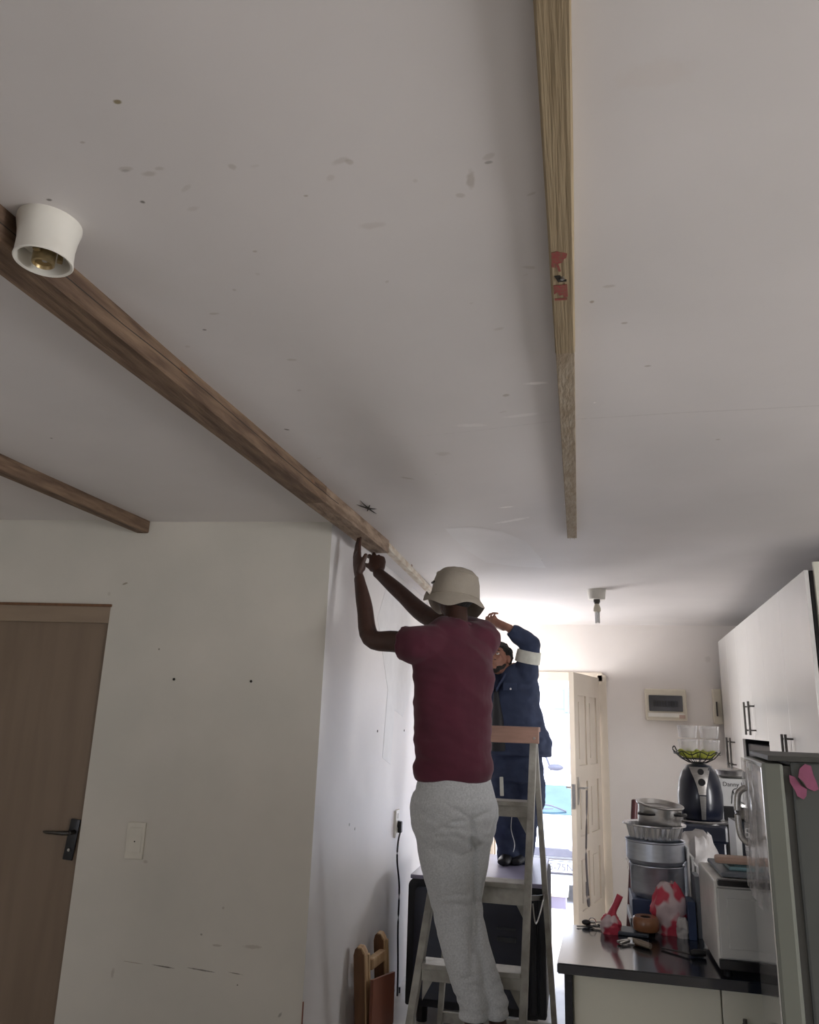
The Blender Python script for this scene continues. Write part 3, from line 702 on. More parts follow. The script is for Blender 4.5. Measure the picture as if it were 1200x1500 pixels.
h = hz(1066, 1122, 1080); cab(s12, s_far, zz1, 'farthest tall white double-door wall cabinet with long bar handles', h[0], h[1])
h = hz(1091, 1076, 1030); cab(s23, s12, zz2, 'short middle white wall cabinet above a dark gap', h[0], h[1])
h = hz(1138, 1118, 1075); cab(0.0, s23, zz3, 'nearest large white double-door wall cabinet above fridge', h[0], h[1])
b = bm_(); c = ca_ + cd * (s23 + s12) / 2 - cn * .18; c.z = zz2 - .10; box(b, c, (s12 - s23 - .03, .30, .14), rz=math.atan2(cd.y, cd.x), bev=.01)
for k in range(4):
    c2 = ca_ + cd * (s23 + (s12 - s23) * (.3 + .13 * k)) - cn * .03; c2.z = zz2 - .12; tube(b, [c2, c2 + cn * .02], [.012, .012], n=10)
tag(obj('cooker_hood', b, 'black', None, 30), 'black cooker hood under the short middle wall cabinet', 'cooker hood')
b = bm_(); c = ca_ - cd * .012 - cn * .17; box(b, V((c.x + .03, c.y, (ZT + 1.36) / 2 + .012)), (.022, .30, ZT - 1.36 + .03), rz=math.atan2(cd.y, cd.x) - R(90))
b.free()
b = bm_(); c0 = ca_ + V((.036, -.012, 0)); box(b, V((c0.x + .19, c0.y, (2.335 + 1.38) / 2)), (.38, .02, 2.335 - 1.38), bev=.001)
tag(obj('cabinet_end_panel', b, 'base', None), 'pale green-white end panel on the near side of wall cabinets', 'panel')

# ================================================================== COUNTER
def slab(b, x0, x1, y0, y1, z0, z1, bev=.004): box(b, ((x0 + x1) / 2, (y0 + y1) / 2, (z0 + z1) / 2), (x1 - x0, y1 - y0, z1 - z0), bev=bev)
b = bm_()
# L-shaped top in one piece
outl = [(-.082, 2.53), (1.05, 2.53), (1.49, 2.53), (1.49, 4.55), (.22, 4.55), (.22, 3.00), (-.066, 3.00)]
prism(b, outl, (0, 0, .872), (1, 0, 0), (0, 1, 0), .028)
bmesh.ops.bevel(b, geom=[e_ for e_ in b.edges], offset=.003, segments=2, affect='EDGES')
tag(obj('worktop', b, 'granite', None, 30), 'glossy black L-shaped kitchen worktop holding tools and pots', 'worktop')
t = thing('base_cabinet', (.4, 2.6, 0), 'off-white base cabinet with black end panel under the black worktop', 'base cabinet')
b = bm_(); slab(b, -.04, 1.47, 2.60, 2.98, .10, .872, .001); slab(b, 0, 1.45, 2.64, 2.95, 0, .10, .001); obj('carcass', b, 'base', t)
b = bm_(); slab(b, -.062, -.04, 2.555, 2.99, 0, .872, .001); obj('end_panel', b, 'matblack', t)
xs = [-.038, .372, .80, 1.22]
for i, (xa, xb) in enumerate(zip(xs, xs[1:])):
    b = bm_(); slab(b, xa + .002, xb - .002, 2.58, 2.60, .11, .865, .002); dd = obj('door', b, 'base', t, 30)
    if i: 
        b = bm_(); hx_ = xa + .055; tube(b, [(hx_, 2.555, .80), (hx_, 2.555, .62)], [.006, .006], n=10)
        for z in (.78, .64): tube(b, [(hx_, 2.555, z), (hx_, 2.585, z)], [.004, .004], n=8)
        obj('bar_handle', b, 'darksteel', dd, True)
t = thing('base_cabinet', (.9, 3.8, 0), 'off-white base cabinet run under the rear arm of worktop', 'base cabinet')
b = bm_(); slab(b, .27, 1.46, 3.0, 4.5, .10, .872, .001); slab(b, .32, 1.44, 3.05, 4.45, 0, .10, .001); obj('carcass', b, 'base', t)
for ya in (3.02, 3.51, 4.0):
    b = bm_(); slab(b, .25, .27, ya, ya + .48, .11, .865, .002); obj('door', b, 'base', t, 30)

CT = .90
# keys
k0 = Pz(868, 1358, CT)
t = thing('key_bunch', k0, 'bunch of dark keys at the far left of black worktop', 'keys')
b = bm_(); 
pts = [k0 + V((.012 * math.cos(a / 16 * 2 * math.pi), .004, .016 + .012 * math.sin(a / 16 * 2 * math.pi))) for a in range(17)]
tube(b, pts, .0015, n=6, cap=False); obj('key_ring', b, 'chrome', t, True)
for i, (dx, dy, a) in enumerate(((-.01, -.01, 200), (.012, -.012, 320), (.03, -.004, 350), (.0, .012, 20))):
    b = bm_(); c = k0 + V((dx, dy, .004 + i * .003)); u = V((math.cos(R(a)), math.sin(R(a)), 0))
    lathe(b, c, [(0, .002), (.012, .002), (.013, 0), (.012, -.002), (0, -.002)], n=16); bar(b, c + u * .01, c + u * .045, .006, .002)
    box(b, c + u * .04 + V((0, 0, 0)), (.008, .009, .002), rz=R(a)); obj('key', b, 'black' if i < 2 else 'darksteel', t)
b = bm_(); ell(b, k0 + V((-.02, .004, .012)), (.016, .011, .009), n=14, mn=8); obj('fob', b, 'black', t, True)
# flat notebook / tablet
q0 = Pz(892, 1358, CT); q1 = Pz(902, 1375, CT); q2 = Pz(945, 1375, CT)
b = bm_(); c = Pz(918, 1367, CT); box(b, c + V((.01, .0, .007)), (.125, .085, .012), rz=R(-6), bev=.004)
nb = obj('notebook', b, mat('slate_cover', (.06, .075, .10), .4, nscale=8, namt=.1), None, 30); tag(nb, 'slate grey notebook lying under the brown tape roll on worktop', 'notebook')
b = bm_(); box(b, c + V((.008, 0, .007)), (.128, .082, .007), rz=R(-6), bev=.001); obj('pages', b, 'card', nb)
# tape roll
c = Pz(947, 1370, CT) + V((0, 0, .013))
b = bm_(); lathe(b, c + V((0, 0, .024)), [(.018, .02), (.036, .021), (.042, .014), (.043, 0), (.042, -.018), (.036, -.023), (.018, -.022), (.018, .02)], n=36); tp = obj('tape_roll', b, 'tape', None, 50)
tag(tp, 'roll of brown parcel tape on the black worktop', 'tape roll')
b = bm_(); lathe(b, c + V((0, 0, .024)), [(.0155, .018), (.0185, .0185), (.0185, -.0215), (.0155, -.021), (.0155, .018)], n=28); obj('core', b, 'hole', tp, 50)
# pliers
p0 = Pz(905, 1384, CT); p1 = Pz(925, 1382, CT); p2 = Pz(953, 1391, CT)
t = thing('pliers', p1, 'pliers with beige grips in front of the tape roll', 'pliers')
b = bm_(); bar(b, p1 + V((0, 0, .010)), p0 + V((0, .008, .007)), .010, .008, bev=.002); bar(b, p1 + V((0, 0, .009)), p0 + V((.008, -.014, .007)), .009, .008, bev=.002); lathe(b, p1 + V((0, 0, .004)), [(0, .012), (.011, .011), (.012, 0), (0, 0)], n=16)
obj('jaws', b, 'steel', t, 30)
for dy in (.012, -.010):
    b = bm_(); sp = spline([p1 + V((.005, 0, .011)), p1.lerp(p2, .5) + V((0, dy * 1.4, .010)), p2 + V((0, dy * .9, .009))], 5); tube(b, sp, [(.005 + .0045 * min(1, i / 4), .006) for i in range(len(sp))], n=10); obj('grip', b, 'glove', t, True)
# chisel
p0 = Pz(970, 1391, CT); p1 = Pz(1012, 1402, CT); p2 = Pz(1034, 1403, CT)
t = thing('chisel', p1, 'black-handled chisel lying on worktop in front of the microwave', 'chisel')
b = bm_(); bar(b, p0 + V((0, 0, .005)), p1 + V((0, 0, .008)), .012, .004, bev=.001); obj('blade', b, 'darksteel', t)
b = bm_(); tube(b, [p1 + V((0, 0, .011)), p1.lerp(p2, .3) + V((0, 0, .012)), p1.lerp(p2, .7) + V((0, 0, .012)), p2 + V((0, 0, .011))], [.007, .011, .010, .008], n=14); obj('handle', b, 'black', t, True)
# microwave oven
mx0, my0 = .372, 2.575
t = thing('microwave_oven', (.56, 2.76, CT), 'grey-fronted white microwave oven standing on the worktop edge', 'microwave')
mz0, mz1 = CT + .012, 1.145
b = bm_(); slab(b, mx0, .80, my0 + .012, 2.90, mz0, mz1, .006); obj('housing', b, 'microside', t, 30)
b = bm_(); slab(b, mx0 + .006, .68, my0, my0 + .016, mz0 + .03, mz1 - .02, .004); dr = obj('door', b, 'micro', t, 30)
b = bm_(); slab(b, mx0 + .03, .655, my0 - .003, my0 + .004, mz0 + .055, mz1 - .045, .003); obj('window', b, mat('grey_glass', (.50, .51, .50), .18, coat=.3, nscale=5, namt=.06), dr, 30)
b = bm_(); slab(b, .682, .80, my0, my0 + .016, mz0 + .03, mz1 - .02, .004); obj('control_panel', b, 'black', t, 30)
b = bm_(); slab(b, mx0 + .002, .80, my0 - .002, my0 + .02, mz0, mz0 + .026, .003); obj('lower_trim', b, 'black', t, 30)
b = bm_(); slab(b, mx0 + .01, .80, my0 - .002, my0 + .02, mz1 - .014, mz1 + .003, .003); obj('upper_trim', b, 'black', t, 30)
for x, y in ((.40, 2.61), (.77, 2.61), (.40, 2.87), (.77, 2.87)):
    b = bm_(); lathe(b, (x, y, CT), [(0, 0), (.012, 0), (.014, .014), (0, .014)], n=14); obj('foot', b, 'black', t)
# on the microwave: tray, lid, board, glass-storage box, lidded dish
b = bm_(); slab(b, .40, .70, 2.62, 2.89, mz1 + .003, mz1 + .016, .005); lathe(b, (.5, 2.8, mz1 + .014), [(0, .003), (.02, .002), (.022, 0), (0, 0)], n=16)
tag(obj('baking_tray', b, 'greybox', None, 30), 'flat dark grey tray lying on top of the microwave', 'tray')
b = bm_(); slab(b, .43, .66, 2.66, 2.89, mz1 + .016, mz1 + .028, .005); slab(b, .45, .64, 2.68, 2.87, mz1 + .027, mz1 + .031, .002)
tag(obj('container_lid', b, 'teal', None, 30), 'teal plastic lid between the grey tray and beige board', 'lid')
b = bm_(); q0 = V((0.395, 2.70, mz1 + .042)); q1 = V((0.62, 2.67, mz1 + .046)); bar(b, q0, q1, .06, .020, bev=.009)
tag(obj('rolling_board', b, 'board', None, 30), 'beige wooden board lying on the teal lid above microwave', 'board')
bz = mz1 + .03
gx0, gx1, gy = .475, .66, 2.77
t = thing('storage_box', (.57, 2.88, bz), 'black carton of glass storage with white printing, behind the beige board', 'box')
gz0, gz1 = mz1 + .031, mz1 + .145
b = bm_(); slab(b, gx0, gx1, gy, 2.885, gz0, gz1, .001); obj('carton', b, 'blackcard', t)
b = bm_(); slab(b, gx0 - .001, gx0 + .0, gy - .001, 2.886, gz0, gz1, 0.0); slab(b, gx0 - .001, gx0 + .016, gy - .0015, gy, gz0, gz1, 0.0); obj('white_side', b, 'card', t)
text('print', '5', .042, (gx0 + .024, gy - .001, gz1 - .046), (1, 0, 0), (0, 0, 1), 'white', t)
text('print', 'piece', .012, (gx0 + .050, gy - .001, gz1 - .044), (1, 0, 0), (0, 0, 1), 'white', t)
text('print', 'glass', .022, (gx0 + .025, gy - .001, gz1 - .068), (1, 0, 0), (0, 0, 1), 'white', t)
text('print', 'storage set', .014, (gx0 + .025, gy - .001, gz1 - .084), (1, 0, 0), (0, 0, 1), 'white', t)
b = bm_(); lathe(b, (.552, 2.835, gz1), [(0, 0), (.055, 0), (.062, .006), (.066, .040), (.068, .042), (.064, .042), (.06, .008), (0, .006)], n=36); 
dsh = tag(obj('steel_bowl', b, 'steel', None, 40), 'small shiny steel bowl on top of black glass storage carton', 'bowl')

# pots stack (left of the rear arm)
PY = 3.13
def cyl_pot(px0, px1, y0, y1, Y, name, mt, label, lid=False, group=None, handles=True):
    a = P((px0 + px1) / 2, y1, Y); rr = abs(P(px1, y1, Y).x - P(px0, y1, Y).x) / 2 * .98
    hh = P((px0 + px1) / 2, y0, Y).z - a.z
    c = V((a.x, Y + rr * 0.2, a.z))
    return c, rr, hh
def pot(c, r, h, mt, label, group=None, hz=.8):
    t = thing('cooking_pot', c, label, 'pot', group)
    b = bm_(); lathe(b, c, [(0, 0), (r * .88, 0), (r * .97, .012), (r, h * .2), (r, h - .004), (r * 1.035, h), (r * 1.03, h + .003), (r * .97, h), (r * .965, h * .2), (r * .85, .006), (0, .006)], n=48)
    obj('body', b, mt, t, 40)
    for a in (80, 260) if False else (75,):
        u = V((math.cos(R(a)), math.sin(R(a)), 0)); w = V((-u.y, u.x, 0)); k = c + u * r * .99 + V((0, 0, h * hz))
        b = bm_(); sp = spline([k - w * .035, k - w * .03 + u * .022, k + u * .03, k + w * .03 + u * .022, k + w * .035], 4); tube(b, sp, .004, n=8); obj('handle', b, mt, t, True)
    return t
cx_ = P(963, 1300, PY).x; rP = .108
z_a = P(963, 1312, PY - .1).z; 
zA = .985; 
# box pile that carries the pots
b = bm_(); slab(b, .155, .30, 3.03, 3.25, CT, zA - .055, .004); 
gb = obj('grey_tub', b, 'greybox', None, 30); tag(gb, 'grey tub with a dark printed band under the pot pile', 'tub')
b = bm_(); slab(b, .163, .285, 3.0285, 3.031, CT + .010, CT + .022, 0); obj('dark_print', b, 'ink', gb)
b = bm_(); slab(b, .165, .34, 3.06, 3.26, zA - .055, zA, .003); tag(obj('blue_box', b, 'bluebox', None, 30), 'dark blue box directly under the lowest pot', 'box')
PC = V((cx_ + .004, PY + .02, zA))
pot(PC, .094, .106, 'alu', 'lowest of the two big aluminium pots stacked on the blue box')
PC2 = PC + V((-.003, 0, .110)); pot(PC2, .103, .077, 'alu', 'upper big aluminium pot, stacked under the foil tray')
# foil tray with pleated side
PC3 = PC2 + V((0, 0, .081)); b = bm_(); n = 64; rings = []
for r, z, am in ((0.083, 0, 0), (.088, .004, .002), (.098, .046, .003), (.113, .050, 0), (.113, .054, 0), (.096, .050, .002), (.086, .008, 0)):
    rings.append([b.verts.new(PC3 + V(((r + (am if k % 2 else -am)) * math.cos(2 * math.pi * k / n) * 1.0, (r + (am if k % 2 else -am)) * math.sin(2 * math.pi * k / n), z))) for k in range(n)])
for a, c in zip(rings, rings[1:]):
    for k in range(n): b.faces.new((a[k], a[(k + 1) % n], c[(k + 1) % n], c[k]))
b.faces.new(rings[0][::-1]); b.faces.new(rings[-1])
tag(obj('foil_tray', b, 'foil', None), 'pleated foil tray between the aluminium pots and steel saucepan', 'tray')
PC4 = PC3 + V((.016, -.0, .009)); tl = Matrix.Rotation(R(4), 3, 'Y')
t = thing('saucepan', PC4, 'small steel saucepan with a lid, standing in the foil tray', 'saucepan')
b = bm_(); lathe(b, PC4, [(0, 0), (.066, 0), (.074, .01), (.078, .105), (.081, .108), (.076, .108), (.07, .014), (0, .01)], n=40, rot=tl); obj('body', b, 'steel', t, 40)
b = bm_(); lathe(b, PC4 + tl @ V((0, 0, .112)), [(.084, -.004), (.086, 0), (.084, .003), (.074, .003), (.066, -.010), (0, -.012)], n=40, rot=Matrix.Rotation(R(5), 3, 'Y') @ Matrix.Rotation(R(6), 3, 'X')); obj('lid', b, 'steel', t, 40)
for a in (235, 330):
    u = V((math.cos(R(a)), math.sin(R(a)), 0)); w = V((-u.y, u.x, 0)); k = PC4 + u * .075 + V((0, 0, .082))
    b = bm_(); sp = spline([k - w * .028, k - w * .024 + u * .02, k + u * .026, k + w * .024 + u * .02, k + w * .028], 4); tube(b, sp, .0045, n=8); obj('handle', b, 'black', t, True)
# broom handle standing behind the worktop corner
bt = P(930, 1171, 3.42); bb = P(922, 1345, 3.36); dd = (bb - bt); bot = bt + dd * ((bt.z - .02) / -dd.z)
b = bm_(); tube(b, [bot, bt.lerp(bot, .12), bt.lerp(bot, .118), bt - dd.normalized() * -.004, bt], [.010, .0095, .013, .013, .008], n=14)
br_ = obj('broom', b, 'broom', None, True, org=bot); tag(br_, 'broom with dark red handle standing behind the pots', 'broom')
b = bm_(); box(b, bot + V((0, 0, .05)), (.05, .22, .10), bev=.02); obj('bristles', b, 'strap', br_)
# bags
def bag(name, c, sx_, sy_, sz_, mt, label, seed, par=None, knot=True, cat='bag'):
    b = bm_(); n, mrow = 36, 22
    rings = []
    for j in range(mrow + 1):
        t_ = j / mrow; z = sz_ * t_
        prof = (.86 + .14 * math.sin(math.pi * t_)) * (1 - .30 * max(0, t_ - .6) / .4) * (1 if t_ < .97 else .8)
        row = []
        for k in range(n):
            a = 2 * math.pi * k / n; w = (abs(math.cos(a)) ** 3 + abs(math.sin(a)) ** 3) ** (-1 / 3) + .16 * noise.noise(V((math.cos(a) * 2.2 + seed, math.sin(a) * 2.2, t_ * 3))) + .16 * noise.noise(V((math.cos(a) * 5 + seed, math.sin(a) * 5, t_ * 6))) + .05 * math.sin(7 * a + 3 * t_ + seed)
            row.append(b.verts.new(V(c) + V((sx_ * prof * w * math.cos(a), sy_ * prof * w * math.sin(a), z + (.12 * sz_ * noise.noise(V((math.cos(a) * 3, math.sin(a) * 3, seed))) * t_ * t_) * (t_ > .02)))))
        rings.append(row)
    for a, d in zip(rings, rings[1:]):
        for k in range(n): b.faces.new((a[k], a[(k + 1) % n], d[(k + 1) % n], d[k]))
    b.faces.new(rings[0][::-1]); b.faces.new(rings[-1])
    return tag(obj(name, b, mt, None, 60), label, cat)
c = P(982, 1366, 2.97); rb = bag('shopping_bag', (c.x + .005, 3.0, CT), .056, .045, .155, 'redbag', 'crumpled red and white shopping bag in front of the pots', 3.3)
c = P(907, 1360, 2.93); sb = bag('small_bag', (.085, 2.93, CT), .032, .028, .055, 'redbag', 'small red and white plastic bag at the rear edge of worktop', 7.7)
b = bm_(); q = V((.085, 2.93, CT + .05)); sp = spline([q - V((.004, 0, .012)), q + V((.010, .01, .018)), q + V((.022, .01, .040)), q + V((.034, .01, .066))], 4); tube(b, sp, [(.022 - .0013 * i, .011) for i in range(len(sp))], n=10); obj('tied_top', b, mat('red_film', (.55, .05, .09), .4, nscale=10, namt=.2), sb, True)
# flat boxes standing between bag and microwave
b = bm_(); slab(b, .335, .36, 2.93, 3.02, CT, CT + .115, .002); tag(obj('blue_carton', b, 'bluebox', None, 30), 'narrow dark blue carton standing between the red bag and microwave', 'box')
b = bm_(); slab(b, .366, .385, 2.955, 3.05, CT, CT + .19, .002); tag(obj('grey_folder', b, 'greybox', None, 30), 'tall slate grey folder standing just behind the microwave', 'folder')
cd_ = bag('mug_bag', (.318, 2.955, CT), .02, .02, .06, 'clearbag', 'small patterned white packet beside the red shopping bag', 1.2, cat='packet')
b = bm_()
for i, (dx, a) in enumerate(((0, 0), (.014, 0), (.028, 0))):
    Mx = Matrix.Rotation(R(a), 3, 'Y'); box(b, (.366 + dx, 3.16, CT + .13 - i * .015), (.008, .12, .26 - i * .03), rot=Mx, bev=.001)
pf = obj('paper_stack', b, 'card', None); tag(pf, 'white papers standing upright between the pots and microwave', 'paper')
bag('plastic_bag', (.43, 3.38, CT), .09, .10, .27, 'clearbag', 'pale crumpled plastic bag heaped below the black coffee machine', 5.1)

# coffee machine, air fryer, fruit basket, containers
FY = 4.0; fc = P(1028, 1200, FY); fz = fc.z
t = thing('coffee_machine', (fc.x, FY, CT), 'black coffee machine carrying the air fryer, chrome rim on top', 'coffee machine')
b = bm_(); slab(b, fc.x - .10, fc.x + .095, FY - .04, FY + .11, CT, fz - .02, .01); slab(b, fc.x - .10, fc.x + .095, FY - .11, FY + .11, CT, CT + .035, .008)
slab(b, fc.x - .10, fc.x + .095, FY - .11, FY + .11, fz - .09, fz - .01, .012); obj('housing', b, 'navy', t, 30)
b = bm_(); lathe(b, (fc.x, FY, fz - .012), [(0, .012), (.115, .012), (.118, .008), (.115, .0), (0, 0)], n=40, sy=.95); obj('top_plate', b, 'steel', t, 40)
b = bm_(); lathe(b, (fc.x - .01, FY - .075, fz - .15), [(0, .06), (.03, .06), (.032, .045), (.022, .03), (.014, .01), (0, .008)], n=24); obj('nozzle', b, 'chrome', t, 40)
b = bm_(); lathe(b, (fc.x - .01, FY - .09, CT + .037), [(0, 0), (.04, 0), (.045, .03), (.038, .07), (.034, .07), (.03, .01), (0, .01)], n=24); obj('cup', b, 'steel', t, 40)
t = thing('air_fryer', (fc.x, FY, fz), 'black egg-shaped air fryer with silver front, on the coffee machine', 'air fryer')
fh = P(1025, 1118, FY).z - fz; fr_ = .098
prof = [(0, 0), (.080, 0), (.092, .01), (.099, fh * .25), (.100, fh * .45), (.092, fh * .68), (.078, fh * .85), (.058, fh * .96), (.02, fh), (0, fh)]
b = bm_(); lathe(b, (fc.x, FY, fz), prof, n=48, sy=1.05); obj('housing', b, 'navy', t, 50)
def rad(z):
    for (r0, z0), (r1, z1) in zip(prof[1:], prof[2:]):
        if z0 <= z <= z1: return r0 + (r1 - r0) * (z - z0) / max(1e-6, z1 - z0)
    return .02
def wrap(outl_, off):     # a shape wrapped on the fryer's front; outl_ rows (z fraction, half width)
    b = bm_(); L, Rr = [], []
    rows = []
    for zf, hw in outl_:
        z = zf * fh; r = rad(z) + off; row = []
        for k in range(9):
            a = (k - 4) / 4 * hw / r; row.append(b.verts.new((fc.x - .004 + r * math.sin(a), FY - r * 1.05 * math.cos(a), fz + z)))
        for k in range(9):
            a = (4 - k) / 4 * hw / r; row.append(b.verts.new((fc.x - .004 + (r - .01) * math.sin(a), FY - (r - .01) * 1.05 * math.cos(a), fz + z)))
        rows.append(row)
    for r0, r1 in zip(rows, rows[1:]):
        for k in range(18): b.faces.new((r0[k], r0[(k + 1) % 18], r1[(k + 1) % 18], r1[k]))
    b.faces.new(rows[0][::-1]); b.faces.new(rows[-1]); return b
fp = obj('silver_panel', wrap([(.46, .015), (.55, .018), (.65, .024), (.75, .032), (.85, .042), (.94, .050)], .003), 'steel', t, 50)
obj('basket_handle', wrap([(.03, .009), (.2, .010), (.44, .014)], .012), 'steel', t, 50)
for zf, rr in ((.68, .016), (.86, .014)):
    z = zf * fh; b = bm_(); lathe(b, (fc.x - .003, FY - (rad(z) + .002) * 1.05, fz + z), [(0, .010), (rr * .9, .010), (rr, .006), (rr, 0), (0, 0)], n=24, rot=Matrix.Rotation(R(90), 3, 'X')); obj('dial', b, 'black', fp, 40)
# wire basket
bz_ = fz + fh; bc = V((fc.x - .002, FY, bz_)); rt = .105; bh = P(1025, 1103, FY).z + .0 - bz_; bh = max(bh, .045)
t = thing('fruit_basket', bc, 'black wire fruit basket holding yellow-green fruit on the air fryer', 'basket')
b = bm_()
for r, z in ((.04, .003), (.075, bh * .45), (.105, bh)):
    tube(b, [bc + V((r * math.cos(2 * math.pi * k / 40), r * math.sin(2 * math.pi * k / 40), z + (.008 * math.cos(k / 40 * 2 * math.pi * 8) if r > .1 else 0))) for k in range(41)], .0025, n=6, cap=False)
for k in range(16):
    a = 2 * math.pi * k / 16; u = V((math.cos(a), math.sin(a), 0)); tube(b, [bc + V((0, 0, .003)), bc + u * .04 + V((0, 0, .003)), bc + u * .075 + V((0, 0, bh * .45)), bc + u * .105 + V((0, 0, bh + .004))], .002, n=5)
obj('wires', b, 'black', t, True)
b = bm_(); q = bc + V((-.1, -.02, bh)); tube(b, spline([q + V((.0, 0, 0)), q + V((-.012, 0, .015)), q + V((-.004, 0, .028)), q + V((.006, 0, .008))], 4), .003, n=6); obj('side_handle', b, 'black', t, True)
for i, (dx, dy, a) in enumerate(((-.04, -.03, 10), (.03, -.035, -8), (.0, .03, 4))):
    q = bc + V((dx, dy, .026 + bh * .3)); sp = spline([q + V((-.045, 0, .018)), q + V((-.02, -.01, .0)), q + V((.02, -.01, 0)), q + V((.045, 0, .018))], 5)
    b = bm_(); tube(b, sp, [.006, .011] + [.0155] * (len(sp) - 4) + [.011, .005], n=10)
    tag(obj('banana', b, 'green', None, True), ['yellow-green banana at front left of the wire basket', 'yellow-green banana at front right of the wire basket', 'yellow-green banana at the back of the wire basket'][i], 'fruit')
for i, (z0, z1) in enumerate(((bz_ + bh + .012, P(1025, 1082, FY).z), (P(1025, 1081, FY).z + .0, P(1025, 1062, FY).z))):
    for j, (xa, xb) in enumerate(((-.085, .008), (.014, .105))):
        b = bm_(); q = V((bc.x + (xa + xb) / 2, FY, z0)); w = (xb - xa) / 2; hh = z1 - z0 - .004
        if i == 0 : q.z = bz_ + bh + .008; hh = z1 - q.z - .004
        lathe(b, q, [(0, 0), (w * .82, 0), (w * .86, .004), (w * .97, hh * .8), (w, hh * .82), (w, hh), (0, hh)], n=28, sy=1.3)
        tag(obj('food_container', b, 'clear', None, 40), '%s %s of four clear plastic food containers above the fruit basket' % (('lower', 'upper')[i], ('left', 'right')[j]), 'container')

# stack on the right: oven, white carton, pan
oy = 4.05; ox = P(1058, 1180, oy); 
t = thing('toaster_oven', (ox.x + .13, oy, CT), 'black toaster oven under the white carton, behind the fridge', 'oven')
oz = P(1065, 1181, oy).z
b = bm_(); slab(b, ox.x + .005, ox.x + .32, oy, oy + .26, CT + .01, oz, .006); obj('housing', b, 'black', t, 30)
b = bm_(); slab(b, ox.x + .05, ox.x + .30, oy - .006, oy + .002, CT + .04, oz - .03, .004); obj('glass_door', b, 'smoke', t, 30)
for dx in (.03, .30):
    b = bm_(); slab(b, ox.x + dx - .015, ox.x + dx + .015, oy + .03, oy + .22, CT, CT + .011, .002); obj('foot', b, 'black', t)
wz1 = P(1065, 1141, oy).z
t = thing('white_carton', (ox.x + .12, oy, oz), 'white carton with black print and a line drawing, below the far wall cabinet', 'box')
b = bm_(); slab(b, ox.x, ox.x + .24, oy + .01, oy + .2, oz, wz1, .001); obj('carton', b, 'card', t)
text('print', 'Danny K', .028, (ox.x + .010, oy + .009, wz1 - .033), (1, 0, 0), (0, 0, 1), 'ink', t)
b = bm_(); q = V((ox.x + .055, oy + .0085, oz + .012)); 
tube(b, spline([q + V((-.01, 0, 0)), q + V((0, 0, .06)), q + V((.03, 0, .066)), q + V((.05, 0, .064))], 4), .0018, n=5); tube(b, spline([q + V((0, 0, .055)), q + V((.014, 0, .02)), q + V((.05, 0, .0))], 4), .0018, n=5)
obj('line_drawing', b, 'ink', t)
b = bm_(); pz = wz1; q = V((ox.x + .075, oy + .10, pz)); lathe(b, q, [(0, 0), (.055, 0), (.072, .012), (.078, .036), (.075, .036), (.068, .012), (0, .006)], n=36)
pn = obj('frying_pan', b, 'steel', None, 40); tag(pn, 'steel frying pan resting on top of the white printed carton', 'pan')
b = bm_(); tube(b, [q + V((.076, 0, .03)), q + V((.12, -.0, .045)), q + V((.2, 0, .05))], [(.010, .004), (.012, .006), (.012, .007)], n=10); obj('handle', b, 'black', pn, True)

# ================================================================== FRIDGE
FA = V((.409, 2.00, 0)); FB = V((.455, 2.44, 0)); fd = (FB - FA).normalized(); fn = V((fd.y, -fd.x, 0)); fn = fn if fn.x > 0 else -fn  # fn points into the fridge
FL = (FB - FA).length; fang = math.atan2(fd.y, fd.x)
t = thing('fridge', (.72, 2.25, 0), 'silver-grey fridge with a pink butterfly magnet, at the right edge', 'fridge')
def fb(b, s0, s1, o0, o1, z0, z1, bev):
    c = FA + fd * (s0 + s1) / 2 + fn * (o0 + o1) / 2; c.z = (z0 + z1) / 2; box(b, c, (abs(s1 - s0), abs(o1 - o0), z1 - z0), rz=fang, bev=bev)
b = bm_(); fb(b, 0.004, FL, .062, .58, .03, 1.505, .006); obj('body', b, 'fridgeside', t, 30)
b = bm_(); fb(b, 0.008, FL - .006, .045, .064, .05, 1.495, .002); obj('door_gasket', b, 'gasket', t)
b = bm_(); fb(b, 0, FL, 0, .047, .62, 1.500, .008); dr = obj('upper_door', b, 'fridge', t, 30)
b = bm_(); fb(b, .004, FL - .004, -.0015, .004, .63, 1.49, .001); obj('door_skin', b, 'fridgefront', dr)
b = bm_(); fb(b, 0, FL, 0, .047, .05, .61, .008); dr2 = obj('lower_door', b, 'fridge', t, 30)
b = bm_(); fb(b, .004, FL - .004, -.0015, .004, .06, .60, .001); obj('door_skin', b, 'fridgefront', dr2)
b = bm_(); fb(b, -.004, FL, .015, .50, 1.505, 1.517, .003); obj('top_cover', b, 'gasket', t, 30)
for s_ in (.05, FL - .05):
    for o_x in (.1, .53):
        c = FA + fd * s_ + fn * o_x; b = bm_(); lathe(b, (c.x, c.y, 0), [(0, 0), (.018, 0), (.018, .035), (0, .035)], n=14); obj('foot', b, 'black', t)
b = bm_()    # long door handle
c = FA + fd * (FL - .035); hz0, hz1 = 1.27, 1.42
tube(b, spline([V((c.x, c.y, hz0)), V((c.x, c.y, hz0 + .02)) - fn * .025, V((c.x, c.y, (hz0 + hz1) / 2)) - fn * .030, V((c.x, c.y, hz1 - .02)) - fn * .025, V((c.x, c.y, hz1))], 5), .009, n=10); obj('handle', b, 'steel', dr, True)
